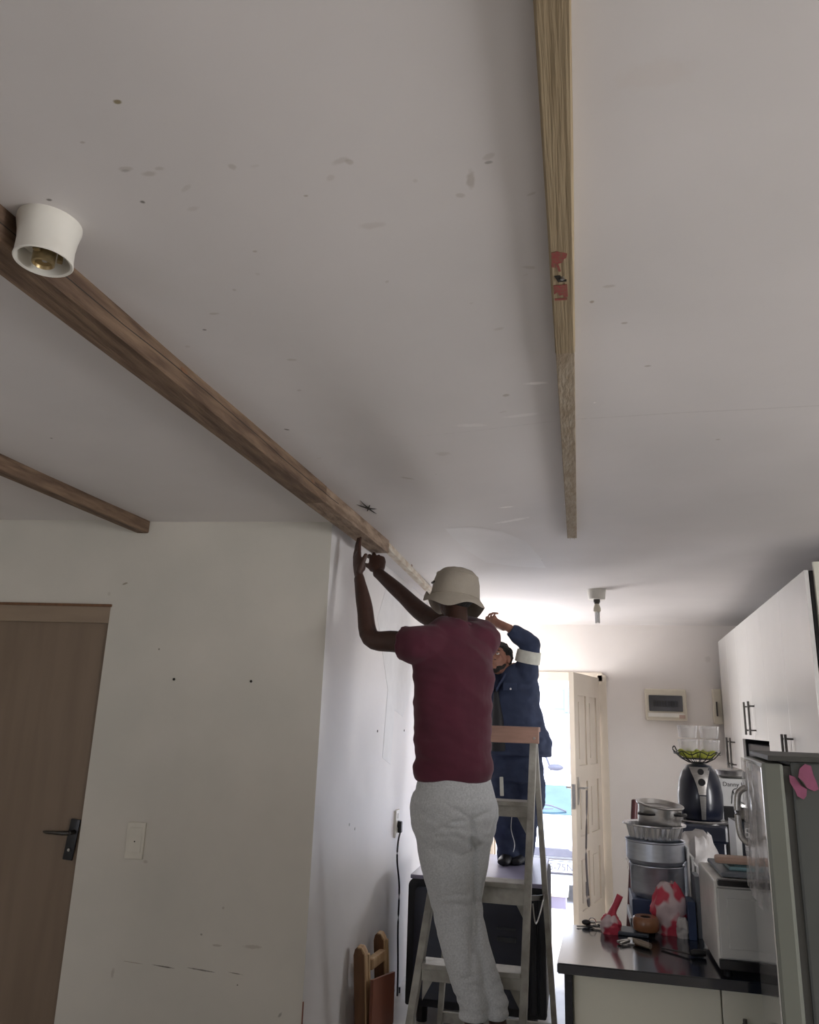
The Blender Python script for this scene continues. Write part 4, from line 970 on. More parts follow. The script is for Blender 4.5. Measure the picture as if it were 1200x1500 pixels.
# protective film hanging off the upper door
b = bm_(); rows = []; nu, nv = 16, 50
for j in range(nv + 1):
    tz = j / nv; z = 1.497 - tz * .34; row = []
    for i in range(nu + 1):
        s_ = .13 + (FL - .13 + .03) * i / nu + .015 * noise.noise(V((0, tz * 6, 2.2))) * (1 if i in (0,) else .3)
        o = -.006 - .009 * abs(noise.noise(V((i * .25, tz * 3, .7)))) * (.2 + tz) - .006 * (i / nu) * tz
        c = FA + fd * s_ + fn * o; row.append(b.verts.new((c.x, c.y, z)))
    rows.append(row)
for r0, r1 in zip(rows, rows[1:]):
    for i in range(nu): b.faces.new((r0[i], r0[i + 1], r1[i + 1], r1[i]))
bmesh.ops.solidify(b, geom=list(b.faces), thickness=.0008)
obj('protective_film', b, 'film', dr, 60)
for s_, dz in ((.14, 0), (.19, .004), (.36, -.03)):
    c = FA + fd * s_ - fn * .012; b = bm_(); box(b, (c.x, c.y, 1.483 + dz), (.016, .006, .018), rz=fang, bev=.002); obj('tape_tab', b, 'card', dr)
# butterfly magnet, on the side that faces the camera
sn = -fd
def sideP(px, py):
    r = ray(px, py); q0 = FA + fd * .004; t_ = (q0 - EYE).dot(fd) / r.dot(fd); return EYE + r * t_
bo = sideP(1173, 1150)
ux_ = fn; 
def wing(pix):
    b = bm_(); pts = [sideP(x, y) for x, y in pix]; prism(b, [((p - bo).dot(fn), p.z - bo.z) for p in pts], bo - fd * .0005, fn, (0, 0, 1), .004 if fn.cross(V((0, 0, 1))).dot(sn) > 0 else -.004)
    return b
t = thing('butterfly_magnet', bo, 'pink butterfly magnet on the side of silver-grey fridge', 'magnet')
obj('wing', wing([(1176, 1149), (1169, 1138), (1171, 1126), (1179, 1119), (1188, 1122), (1191, 1134), (1196, 1146), (1199, 1156), (1193, 1159), (1184, 1155)]), 'pink', t)
obj('wing', wing([(1174, 1151), (1164, 1138), (1156, 1135), (1157, 1146), (1164, 1157), (1168, 1166), (1177, 1171), (1181, 1166), (1182, 1156)]), 'pink', t)
b = bm_(); q0, q1 = sideP(1169, 1139) - fd * .006, sideP(1181, 1154) - fd * .006; tube(b, [q0, q0.lerp(q1, .5), q1], [.001, .003, .001], n=8); obj('insect_body', b, 'hole', t, True)

# ================================================================== CHEST (dark trunk) AND TABLE TOP BEHIND IT
CZ = .735
t = thing('black_trunk', (-.56, 4.95, 0), 'large black storage trunk behind the stepladder, worker standing on top', 'trunk')
tx0, tx1, ty0, ty1 = -.955, -.205, 4.55, 5.42
def rrect(b, x0, x1, z0, z1, y0, y1, r, n=6):
    pts = []
    for cx2, cz2, a0 in ((x1 - r, z1 - r, 0), (x0 + r, z1 - r, 90), (x0 + .01, z0 + .01, 180), (x1 - .01, z0 + .01, 270)):
        rr = r if a0 < 180 else .01
        for k in range(n + 1): a = R(a0 + 90 * k / n); pts.append((cx2 + rr * math.cos(a), cz2 + rr * math.sin(a)))
    prism(b, pts, (0, y1, 0), (1, 0, 0), (0, 0, 1), y1 - y0)
b = bm_(); rrect(b, tx0, tx1, .09, CZ - .02, ty0 + .01, ty1, .04); obj('shell', b, 'matblack', t, 30)
b = bm_(); rrect(b, tx0 + .04, tx1 - .09, .13, CZ - .06, ty0 - .002, ty0 + .03, .03); obj('front_panel', b, 'navy', t, 30)
b = bm_(); slab(b, tx1 - .082, tx1 - .045, ty0 - .006, ty0 + .03, .10, CZ - .05, .012); obj('side_rib', b, 'matblack', t, 30)
b = bm_(); slab(b, tx1 - .035, tx1 + .004, ty0 - .002, ty0 + .03, .10, CZ - .05, .012); obj('side_rib', b, 'matblack', t, 30)
b = bm_(); slab(b, -.46, -.36, ty0 - .012, ty0, .44, .465, .004); slab(b, -.46, -.36, ty0 - .012, ty0, .50, .512, .003); obj('handle', b, 'strapdark', t, 30)
b = bm_(); slab(b, tx0 + .01, tx1 - .01, ty0 + .0, ty1, CZ - .022, CZ, .006); obj('lid', b, 'lid_lit', t, 30)  # lilac colour holds dust and daylight on the black trunk's top
for x in (tx0 + .08, tx1 - .08):
    for y in (ty0 + .08, ty1 - .08):
        b = bm_(); lathe(b, (x, y, 0), [(0, 0), (.03, 0), (.034, .095), (0, .095)], n=14); obj('foot', b, 'black', t)

# folded wooden chair leaning on passage wall
t = thing('folding_chair', Px(545, 1500, -1.05), 'folded wooden chair with red-brown panel leaning on the passage wall', 'folding chair')
def post(pxt, pyt, xw):
    """post leaning on the wall: dark face towards the room, pale edge towards the door"""
    top = Px(pxt, pyt, xw); w, d = .052, .055; uy2 = V((-math.sin(R(4)), 0, math.cos(R(4)))); ux2 = V((math.cos(R(4)), 0, math.sin(R(4))))
    L = (top.z) / math.cos(R(4)) - .002
    cap_ = [(-w / 2, -.035), (-w * .36, -.010), (-w * .12, 0), (w * .30, -.004), (w / 2, -.03)]
    b = bm_(); prism(b, [(-w / 2, -L)] + cap_ + [(w / 2, -L)], top, ux2, uy2, d)
    o = obj('post', b, 'pineside', t)
    b = bm_(); pts = [(w / 2 + .001, -.03), (w / 2 + .007, -.036), (w / 2 + .007, -L), (w / 2 + .001, -L)]
    prism(b, pts, top + V((0, -.001, 0)), ux2, uy2, d + .002)
    prism(b, [(w / 2 + .007, -.04), (w / 2 + .011, -.045), (w / 2 + .011, -L), (w / 2 + .007, -L)], top + V((0, .016, 0)), ux2, uy2, d - .03)
    prism(b, [(-w * .12, .001), (w * .30, -.003), (w / 2 + .006, -.030), (w / 2 - .004, -.030), (w * .25, -.008), (-w * .1, -.006)], top + V((0, -.001, 0)), ux2, uy2, d + .002)
    obj('pale_edge', b, 'pine', o)
    return top, uy2
T1, U1 = post(530, 1383, -1.062); T2, U2 = post(558, 1363, -1.062)
b = bm_(); bar(b, T1 - U1 * .10 + V((.02, .05, 0)), T2 - U2 * .10 + V((.02, -.04, 0)), .04, .05, bev=.01); obj('cross_rail', b, 'pine', t, 30)
b = bm_(); a0, a1 = T1 - U1 * .16, T2 - U2 * .17
yy0, yy1 = T1.y - .06, T2.y + .02; zt0, zt1 = Px(535, 1443, -1.0).z, Px(572, 1425, -1.0).z
pts = [(yy0, .05), (yy1, .05), (yy1, zt1), (yy0, zt0)]
prism(b, [(y, z) for y, z in pts], (-.995, 0, 0), (0, 1, 0), (-math.sin(R(0)), 0, 1), .014); obj('seat_panel', b, 'redpanel', t)

# ================================================================== STEPLADDER
t = thing('stepladder', (-.45, 3.6, 0), 'paint-splashed wooden stepladder with brown top, worker in grey trousers on it', 'stepladder')
def railY(z): return 3.36 + .28 * z / 1.5
zt_ = 1.535
def railX(sd, z):
    a = (-.745, -.555)[0] + (.19) * z / 1.5 if sd < 0 else -.262 + .055 * z / 1.5
    return a
def rp_(sd, z): return V((railX(sd, z), railY(z), z))
for sd in (-1, 1):
    b = bm_(); bar(b, rp_(sd, 0), rp_(sd, zt_), .030, .070, up=(0, 1, .2), bev=.003); obj('front_rail', b, 'ladder', t, 30)
    b = bm_(); x_t = railX(sd, zt_) + .0; x_b = -.70 if sd < 0 else -.135
    bar(b, V((x_b, 4.12, 0)), V((x_t, 3.70, zt_ - .03)), .024, .048, up=(0, 1, .3), bev=.003); obj('rear_leg', b, 'ladder', t, 30)
def rearP(sd, z):
    f_ = z / (zt_ - .03); x_t = railX(sd, zt_); x_b = -.70 if sd < 0 else -.135
    return V((x_b, 4.12, 0)).lerp(V((x_t, 3.70, zt_ - .03)), f_)
for i, z in enumerate((.30, .605, .92, 1.235)):
    a, c = rp_(-1, z), rp_(1, z); b = bm_()
    big = .02 if i == 2 else 0
    box(b, ((a.x + c.x) / 2, a.y + .002, z - .004), (c.x - a.x - .026, .105, .02), bev=.003)
    box(b, ((a.x + c.x) / 2, a.y - .028, z - .034 - big / 2), (c.x - a.x - .028, .018, .05 + big), bev=.003)
    st_ = obj('step', b, 'ladder', t, 30)
    for sd in (-1, 1):
        b = bm_(); q = rp_(sd, z); x = q.x - sd * .016
        prism(b, [(0, 0), (-sd * .045, 0), (0, -.08)] if sd > 0 else [(0, 0), (0, -.08), (.045, 0)], (x, q.y - .02, z - .055), (1, 0, 0), (0, 0, 1), .004); obj('bracket', b, 'ladder', st_)
b = bm_(); a, c = rp_(-1, zt_), rp_(1, zt_)
box(b, ((a.x + c.x) / 2, a.y + .03, zt_ + .008), (c.x - a.x + .05, .13, .022), bev=.004); box(b, ((a.x + c.x) / 2, a.y - .036, zt_ - .018), (c.x - a.x + .05, .020, .07), bev=.005)
tp_ = obj('top_step', b, 'laddertop', t, 30)
for x in (a.x, c.x):
    b = bm_(); lathe(b, (x + .004, a.y - .046, zt_ - .03), [(0, .004), (.005, .003), (.006, 0), (0, 0)], n=12, rot=Matrix.Rotation(R(90), 3, 'X')); obj('bolt', b, 'steel', tp_)
for z in (.22,):
    b = bm_(); bar(b, rearP(-1, z), rearP(1, z), .02, .045, bev=.003); obj('rear_brace', b, 'ladder', t, 30)
for sd in (-1, 1):
    b = bm_(); bar(b, rp_(sd, .86) + V((-sd * .018, .03, 0)), rearP(sd, .80) + V((-sd * .014, 0, 0)), .004, .022, bev=.001); obj('spreader_bar', b, 'darksteel', t)
b = bm_(); sp = spline([rp_(1, .84) + V((.02, .04, 0)), rp_(1, .8) + V((.03, .12, -.05)), rearP(1, .82) + V((-.01, -.06, -.03)), rearP(1, .85)], 6); tube(b, sp, .003, n=6); obj('safety_cord', b, 'steel', t, True)

# ================================================================== PEOPLE
def wrinkle(amp, freq, sx=1, sy=1, sz=1, seed=0.0, base=None):
    def f(c, n):
        v = noise.noise(V((c.x * freq * sx + seed, c.y * freq * sy, c.z * freq * sz)))
        w = noise.noise(V((c.x * freq * 2.3 * sx + seed, c.y * freq * 2.3 * sy, c.z * freq * 2.3 * sz)))
        a = amp * (v + .45 * w)
        return c + n * a
    return f
def above(z0, f0=None):
    def f(c, n):
        c = f0(c, n) if f0 else c
        c.z = max(c.z, z0); return c
    return f
def add_hand(b, wrist, d, palm, thumb_side, L=.185, curl=(20, 35, 25), spread=6, thumb=(35, 20), wr=.028, curls=None):
    """palm + five separate fingers. d: wrist->fingers, palm: palm normal, thumb_side: +1/-1"""
    d = V(d).normalized(); pn = (V(palm) - d * d.dot(V(palm))).normalized(); s = d.cross(pn) * thumb_side   # towards thumb
    w = V(wrist); tips = []
    pl = L * .50
    tube(b, [w - d * .02, w + d * .005, w + d * pl * .35, w + d * pl * .75, w + d * pl * 1.02, w + d * pl * 1.10],
         [(wr * .95, wr * .72), (wr, wr * .70), (L * .185, .018), (L * .215, .016), (L * .20, .013), (L * .17, .009)], n=16, wdirs=[s] * 6)
    ell(b, w + d * pl * .35 + s * L * .12 + pn * .006, (L * .10, L * .10, L * .10), n=12, mn=8)
    lens = (.40, .455, .425, .33)
    for i in range(4):
        off = (1.5 - i) * L * .105
        base = w + d * (pl * (1.0 - .06 * abs(i - 1) - (.03 if i == 3 else 0))) + s * off
        a0 = (1.5 - i) * R(spread)
        dd_ = (d * math.cos(a0) + s * math.sin(a0)).normalized(); ang = 0; p = base - dd_ * .012; pts = [p]; cc = curls[i] if curls else curl
        fl = L * lens[i]; seg = (fl * .46, fl * .30, fl * .24)
        r0 = .0086 * L / .185
        rr = [r0 * 1.02]
        for k in range(3):
            ang += R(cc[k]); u = dd_ * math.cos(ang) + pn * math.sin(ang)
            st0 = pts[-1]; ext = .012 if k == 0 else 0
            pts.append(st0 + u * (seg[k] + ext) * .5); pts.append(st0 + u * (seg[k] + ext)); rr += [r0 * (.96 - .07 * k), r0 * (.98 - .09 * k)]
        pts.append(pts[-1] + u * .004); rr.append(r0 * .5)
        tube(b, pts, rr, n=10, up=pn); tips.append((pts[-2], u, pn))
    # thumb leaves the side of the palm near its base
    p = w + d * pl * .30 + s * L * .13; a1 = R(thumb[0]); u = (d * math.cos(a1) + s * math.sin(a1) + pn * .35).normalized()
    pts = [p - u * .02, p, p + u * L * .17]; u2 = (u * math.cos(R(thumb[1])) + (d * .8 + pn * .6).normalized() * math.sin(R(thumb[1]))).normalized()
    pts += [pts[-1] + u2 * L * .08, pts[-1] + u2 * L * .155, pts[-1] + u2 * L * .175]
    r0 = .0100 * L / .185
    tube(b, pts, [r0 * 1.2, r0 * 1.35, r0 * 1.05, r0 * .98, r0 * .8, r0 * .45], n=10, up=pn); tips.append((pts[-2], u2, pn))
    return tips
def nails(tips, par, r=.0045):
    for p, u, pn in tips:
        b = bm_(); n = -(pn - u * u.dot(pn)).normalized(); s = u.cross(n)
        ell(b, p - u * .003 + n * .0052, (1, 1, 1), rot=Matrix((s * .0042, u * .006, n * .0016)).transposed(), n=10, mn=6); obj('fingernail', b, 'nail', par, True)
def add_head(b, c, fwd, upv, k=1.0):
    """skull, jaw, nose, brow, lips, ears. c = head centre; returns frame"""
    f = V(fwd).normalized(); u = (V(upv) - f * f.dot(V(upv))).normalized(); s = f.cross(u)
    def q(x, y, z): return V(c) + s * x * k + f * y * k + u * z * k
    Rm = Matrix((s, f, u)).transposed()
    ell(b, q(0, -.012, .025), (.074 * k, .092 * k, .088 * k), rot=Rm)
    ell(b, q(0, .022, -.035), (.058 * k, .066 * k, .072 * k), rot=Rm)
    ell(b, q(0, .058, -.082), (.030 * k, .026 * k, .024 * k), rot=Rm)      # chin
    ell(b, q(0, .072, .020), (.050 * k, .020 * k, .012 * k), rot=Rm)       # brow
    tube(b, [q(0, .080, .012), q(0, .096, -.012), q(0, .104, -.026)], [.008 * k, .011 * k, .013 * k], n=10)
    for sg in (-1, 1):
        ell(b, q(sg * .013, .094, -.028), (.009 * k, .009 * k, .008 * k), rot=Rm, n=10, mn=8)
        ell(b, q(sg * .040, .062, -.020), (.018 * k, .018 * k, .018 * k), rot=Rm, n=12, mn=8)   # cheek
        ell(b, q(sg * .074, -.004, -.010), (.009 * k, .020 * k, .031 * k), rot=Rm, n=12, mn=8)   # ear
        ell(b, q(sg * .080, -.010, -.002), (.007 * k, .016 * k, .022 * k), rot=Rm, n=12, mn=8)
    ell(b, q(0, .084, -.050), (.024 * k, .011 * k, .006 * k), rot=Rm, n=14, mn=8)
    ell(b, q(0, .082, -.060), (.021 * k, .011 * k, .007 * k), rot=Rm, n=14, mn=8)
    return q, Rm
def limb(b, pts, rad, n=18, up=(0, 1, 0), k=5):
    """smooth tapered limb through joints"""
    P_ = spline(pts, k); N = len(P_) - 1; rr = []
    for i in range(len(P_)):
        t_ = i / N * (len(rad) - 1); j = min(int(t_), len(rad) - 2); f_ = t_ - j
        a, c = rad[j], rad[j + 1]
        f_ = f_ * f_ * (3 - 2 * f_)
        if isinstance(a, tuple) or isinstance(c, tuple):
            a = a if isinstance(a, tuple) else (a, a); c = c if isinstance(c, tuple) else (c, c)
            rr.append((a[0] * (1 - f_) + c[0] * f_, a[1] * (1 - f_) + c[1] * f_))
        else: rr.append(a * (1 - f_) + c * f_)
    tube(b, P_, rr, n=n, up=up)

# ---- worker 1: back view on the ladder, both hands at the long batten
yaw = R(30); sr = V((math.cos(yaw), math.sin(yaw), 0)); fw1 = V((-math.sin(yaw), math.cos(yaw), 0))   # his right, his front
Y1 = 3.25
pel = P(666, 1172, Y1); wai = P(664, 1090, Y1 - .01); che = P(665, 1000, Y1 - .01); sho = P(663, 944, Y1); nk = P(668, 908, Y1 + .02); hd = P(667, 876, Y1 + .05)
SL = P(618, 946, Y1 - .09); SR = P(706, 936, Y1 + .11)
EL = P(543, 934, 3.22); WL = P(526, 846, 3.33)
TipL = Pz(520, 789, 2.383)
ER = P(622, 900, 3.50); WR = P(554, 839, 3.60); TR = Pz(552, 809, 2.38)
w1 = thing('person', (pel.x, pel.y, .31), 'person in maroon T-shirt, khaki bucket hat and grey trousers on stepladder, arms raised', 'person')
HLp, HRp = P(634, 1185, Y1 + .0), P(700, 1190, Y1 + .09)
KL, AL = P(662, 1335, 3.335), P(693, 1490, 3.29)
KR, AR = P(688, 1335, 3.40), P(727, 1486, 3.335)
b = bm_()
tube(b, [pel - V((0, 0, .05)), pel, wai, che, sho, sho + V((0, 0, .06)), nk], [(.09, .07), (.13, .09), (.12, .085), (.14, .095), (.14, .078), (.075, .058), (.050, .053)], n=24, wdirs=[sr] * 7)
tube(b, [sho + V((0, 0, .02)), nk, hd], [.062, .052, .052], n=16)
q1_, Rm1 = add_head(b, hd + V((0, 0, .02)), (fw1 + V((-.2, 0, .25))), (0, 0, 1), .98)
limb(b, [sho + (SL - sho) * .4, SL, SL.lerp(EL, .5), EL, EL.lerp(WL, .5), WL], [.048, .050, .046, .041, .036, (.023, .028)], up=(0, 0, 1))
limb(b, [sho + (SR - sho) * .4 - V((0, 0, .012)), SR - V((0, 0, .006)), SR.lerp(ER, .5), ER, ER.lerp(WR, .5), WR], [.045, .050, .048, .044, .037, (.024, .028)], up=(0, 0, 1))
limb(b, [HLp, KL, AL, AL + V((0, .01, -.05))], [.070, .044, .036, .036]); limb(b, [HRp + V((-.03, 0, 0)), KR + V((-.01, 0, 0)), AR, AR + V((0, .01, -.06))], [.055, .038, .034, .034])
tl_ = add_hand(b, WL, (TipL - WL), (.85, .52, -.1), -1, L=(TipL - WL).length * 1.06, curls=[(4, 6, 5)] * 4, spread=1.5, thumb=(30, 10), wr=.026)
tr_ = add_hand(b, WR, (TR - WR).normalized(), (-.35, .93, 0), 1, L=.205, curls=[(16, 34, 24), (14, 32, 24), (20, 38, 26), (28, 42, 28)], spread=4, thumb=(40, 25), wr=.027)
body1 = obj('body', remesh(b, .0046, 3, .5), 'skin1', w1, 80)
nails(tl_ + tr_, body1)
# shirt
b = bm_()
hem = P(666, 1142, Y1)
tube(b, [hem, hem + V((0, 0, .03)), wai + V((0, 0, -.01)), P(663, 1050, Y1), che, P(664, 965, Y1), sho, sho + V((0, 0, .045)), nk - V((0, 0, .022))],
     [(.158, .118), (.163, .124), (.158, .115), (.160, .118), (.168, .122), (.175, .112), (.165, .10), (.112, .082), (.072, .070)], n=32, wdirs=[sr] * 9)
limb(b, [sho + (SL - sho) * .3, SL, SL.lerp(EL, .30), SL.lerp(EL, .36)], [.085, .078, .068, .069], up=(0, 0, 1))
limb(b, [sho + (SR - sho) * .3, SR, SR.lerp(ER, .30), SR.lerp(ER, .38)], [.085, .080, .070, .070], up=(0, 0, 1))
def shirtf(c, n):
    a = .005 * noise.noise(V((c.x * 7, c.y * 7, c.z * 14))) + .004 * noise.noise(V((c.x * 14 + c.z * 8, c.y * 14, c.z * 26 + 3)))
    a += .003 * (1 - abs(noise.noise(V((c.x * 5 + c.z * 5, c.y * 5, c.z * 7 + 9)))) * 3.2)
    sp_ = c.x - sho.x; a -= .003 * math.exp(-(sp_ / .03) ** 2) * min(1, max(0, (c.z - 1.45) / .2)) * (n.y < 0)
    lo = max(0, 1 - abs(c.z - wai.z) / .16); a += .006 * lo * noise.noise(V((c.x * 9 + c.z * 6, c.y * 9, c.z * 26)))
    return c + n * (a * 1.4 + .003)
obj('tshirt', remesh(b, .0065, 6, .5, shirtf), 'shirt', w1, 80)
b = bm_(); cc = nk - V((0, 0, .026)); tube(b, [cc + (sr * math.cos(a) * .064 + fw1 * math.sin(a) * .062) + V((0, 0, -.010 * math.sin(a))) for a in [2 * math.pi * k / 36 for k in range(37)]], .0065, n=8, cap=False); obj('collar', b, 'shirt', w1, True)
# trousers
b = bm_()
wt = P(666, 1136, Y1)
tube(b, [wt, P(666, 1150, Y1), pel, P(667, 1195, Y1 + .01), P(668, 1218, Y1 + .02), P(668, 1240, Y1 + .03)], [(.150, .108), (.160, .118), (.172, .134), (.168, .128), (.145, .11), (.10, .08)], n=32, wdirs=[sr] * 6)
limb(b, [HLp + V((.012, 0, .06)), HLp + V((.012, 0, .0)), P(652, 1250, 3.29), P(662, 1330, 3.335), P(676, 1400, 3.31), P(692, 1465, 3.29), P(693, 1493, 3.285)], [(.09, .09), (.106, .108), (.107, .105), (.080, .082), (.071, .074), (.057, .062), (.053, .062)], n=22, up=(0, 1, 0))
limb(b, [HRp + V((-.020, 0, .06)), HRp + V((-.012, 0, .0)), P(686, 1250, 3.35), P(683, 1330, 3.40), P(700, 1400, 3.37), P(724, 1462, 3.34), P(728, 1490, 3.335)], [(.085, .09), (.098, .10), (.088, .09), (.068, .07), (.060, .062), (.048, .056), (.045, .056)], n=22, up=(0, 1, 0))
def pantf(c, n):
    tlow = max(0, 1 - abs(c.z - .53) / .10); tk = max(0, 1 - abs(c.z - .84) / .13); tb = max(0, 1 - abs(c.z - 1.13) / .09)
    a = .0022 * noise.noise(V((c.x * 10, c.y * 10, c.z * 10)))
    a += .008 * tlow * noise.noise(V((c.x * 8, c.y * 8, c.z * 42))) + .006 * tk * noise.noise(V((c.x * 10 + c.z * 8, c.y * 10, c.z * 26)))
    a += .006 * tb * noise.noise(V((c.x * 6 + 4, c.y * 6, c.z * 30 + c.x * 16)))
    if n.y < .35:
        xc = XC0 + (XC1 - XC0) * (ZC0 - c.z) / (ZC0 - ZC1)
        k = min(1, max(0, (ZC0 - c.z) / .05)) * min(1, max(0, (c.z - .62) / .1))
        a -= .016 * k * math.exp(-((c.x - xc) / .013) ** 2)
        for (bx, bz, wx, sl, dp) in FOLDS:
            t_ = (c.x - bx) / wx
            if abs(t_) < 1: a -= dp * (1 - t_ * t_) * math.exp(-((c.z - bz - sl * (c.x - bx) + 2.5 * (c.x - bx) ** 2) / .010) ** 2)
    return c + n * a * 1.3
_a, _b = P(692, 1192, Y1 - .1), P(694, 1300, Y1 - .02); XC0, ZC0, XC1, ZC1 = _a.x, _a.z, _b.x, _b.z
FOLDS = []
for fx, fy, wx, sl, dp in ((672, 1203, .05, .15, .010), (660, 1212, .07, .05, .007), (676, 1188, .05, -.6, .006), (705, 1196, .035, .5, .008), (650, 1225, .06, .1, .005),
                           (655, 1318, .06, .2, .007), (662, 1332, .06, -.1, .006), (668, 1348, .05, .25, .006), (685, 1440, .045, .3, .008), (690, 1452, .05, -.1, .009), (692, 1464, .05, .15, .009), (725, 1445, .035, -.3, .008), (727, 1460, .035, .2, .009)):
    q = P(fx, fy, Y1 - .08); FOLDS.append((q.x, q.z, wx * 1.2, sl, dp * .6))
tr1 = obj('trousers', remesh(b, .0055, 6, .5, pantf), 'pants', w1, 80)
b = bm_(); pc = [P(612, 1155, Y1 - .15), P(611, 1175, Y1 - .150), P(614, 1195, Y1 - .152), P(620, 1205, Y1 - .150)]
b.free()
# shoes on the step
for A_, dx in ((AL, -.02), (AR, .02)):
    f_ = V((dx * 3, 1, 0)).normalized(); b = bm_(); c = V((A_.x + .002, A_.y - .03, .309))
    limb(b, [c + V((0, 0, .035)), c + f_ * .06 + V((0, 0, .035)), c + f_ * .15 + V((0, 0, .03)), c + f_ * .22 + V((0, 0, .024))], [(.034, .033), (.040, .040), (.044, .028), (.03, .020)], up=(0, 0, 1))
    limb(b, [c + V((0, .03, .03)), c + V((0, .03, .11))], [.040, .042])
    obj('shoe', remesh(b, .006, 2, .5, above(.3085)), 'redpanel' if dx > 0 else 'black', w1, 80)
# bucket hat
hc = hd + V((0, 0, .018)); tilt = Matrix.Rotation(R(5), 3, 'Y') @ Matrix.Rotation(R(-4), 3, 'X') @ Matrix.Scale(1.09, 3)
b = bm_(); n = 64; rings = []
prof = [(.0, .106), (.035, .104), (.066, .094), (.086, .074), (.095, .044), (.0985, .012), (.101, -.012), (.103, -.018), (.118, -.034), (.133, -.054), (.135, -.058), (.131, -.057), (.115, -.038), (.098, -.020), (.092, 0)]
for r, z in prof:
    if r == 0: rings.append([b.verts.new(hc + tilt @ V((0, 0, z)))]); continue
    row = []
    for k in range(n):
        a = 2 * math.pi * k / n; br2 = max(0, (r - .104) / .03)
        rr = r * (1 + .012 * math.sin(3 * a + 1)); zz = z + br2 * (.012 * math.cos(2 * a + .3) + .008 * math.sin(5 * a)) + .002 * noise.noise(V((a * 2, z * 30, 1)))
        rr -= br2 * .010 * max(0, math.cos(a - 0.0)) 
        # brim folded up at his left ear and right side
        fl = math.exp(-((a - math.pi) / .38) ** 2); zz += br2 * .045 * fl; rr -= br2 * .012 * fl
        row.append(b.verts.new(hc + tilt @ V((rr * math.cos(a) * .98, rr * math.sin(a) * 1.06, zz))))
    rings.append(row)
for a, c in zip(rings, rings[1:]):
    for k in range(n):
        if len(a) == 1: b.faces.new((a[0], c[k], c[(k + 1) % n]))
        else: b.faces.new((a[k], a[(k + 1) % n], c[(k + 1) % n], c[k]))
ht = obj('bucket_hat', b, 'hat', w1, 50)
for z, r in ((-.016, .1035), (.074, .0868)):
    b = bm_(); tube(b, [hc + tilt @ V((r * math.cos(2 * math.pi * k / 48) * .98, r * math.sin(2 * math.pi * k / 48) * 1.06, z)) for k in range(49)], .0016, n=6, cap=False); obj('seam', b, 'hat', ht, True)
for a in (200, 214):
    b = bm_(); r = .0985; lathe(b, hc + tilt @ V((r * math.cos(R(a)), r * math.sin(R(a)) * 1.06, .03)), [(.0015, .002), (.004, .002), (.005, 0), (.0015, 0), (.0015, .002)], n=12, rot=Matrix.Rotation(R(90), 3, 'X') @ Matrix.Rotation(R(0), 3, 'Z')); obj('eyelet', b, 'hole', ht)
b = bm_(); ell(b, q1_(0, -.016, .0), (.076, .090, .070), rot=Rm1); obj('hair', b, 'hair', w1, True)

# ---- worker 2: farther back on the trunk, faces the room, left arm up to the ceiling
Y2 = 5.12
pel2 = P(752, 1125, Y2); che2 = P(752, 1035, Y2); sho2 = P(747, 995, Y2); hd2 = P(730, 967, Y2 - .06)
w2 = thing('person', (pel2.x, Y2, CZ), 'person in navy work jacket with pale reflective armband, reaching to the ceiling near the door', 'person')
S2 = P(769, 990, Y2 - .02); E2 = P(777, 944, Y2 - .05); W2_ = P(744, 919, Y2 - .10); T2_ = P(712, 908, Y2 - .12)
S3 = P(722, 992, Y2); E3 = P(700, 950, Y2 - .08); W3 = P(672, 910, Y2 - .1); T3 = P(655, 880, Y2 - .08)
f2 = V((-.35, -.9, .35)).normalized()
b = bm_()
sx2 = V((1, 0, 0)); 
tube(b, [pel2 - V((0, 0, .02)), pel2, P(752, 1085, Y2), che2, sho2, sho2 + V((-.02, 0, .05)), P(736, 985, Y2 - .03)], [(.09, .07), (.12, .08), (.12, .08), (.155, .10), (.165, .085), (.085, .07), (.055, .055)], n=24, wdirs=[sx2] * 7)
tube(b, [sho2, P(737, 983, Y2 - .03), hd2], [.06, .052, .05], n=16)
q2_, Rm2 = add_head(b, hd2, f2, (-.1, .35, 1), .98)
limb(b, [sho2.lerp(S2, .4), S2, S2.lerp(E2, .5), E2, E2.lerp(W2_, .5), W2_], [.06, .055, .045, .04, .035, (.026, .022)], up=(0, 1, 0))
limb(b, [sho2.lerp(S3, .4), S3, S3.lerp(E3, .5), E3, E3.lerp(W3, .5), W3], [.06, .055, .045, .04, .035, (.026, .022)], up=(0, 1, 0))
L1, L2 = P(740, 1135, Y2), P(768, 1135, Y2 + .02); K1, K2 = P(738, 1195, Y2 - .03), P(770, 1195, Y2 - .02); N1, N2 = P(746, 1243, Y2), P(764, 1246, Y2 + .04)
limb(b, [L1, K1, N1, N1 - V((0, 0, .04))], [.065, .046, .038, .036]); limb(b, [L2, K2, N2, N2 - V((0, 0, .04))], [.065, .046, .038, .036])
t2 = add_hand(b, W2_, T2_ - W2_, (-.1, .5, .8), 1, L=.215, curls=[(22, 36, 26), (34, 56, 40), (42, 62, 46), (46, 66, 48)], spread=3, thumb=(24, 22), wr=.030)
t3 = add_hand(b, W3, T3 - W3, (0, .4, .9), -1, L=.165, curls=[(18, 30, 20)] * 4, spread=5, wr=.026)
body2 = obj('body', remesh(b, .006, 3, .5), 'skin2', w2, 80)
nails(t2 + t3, body2)
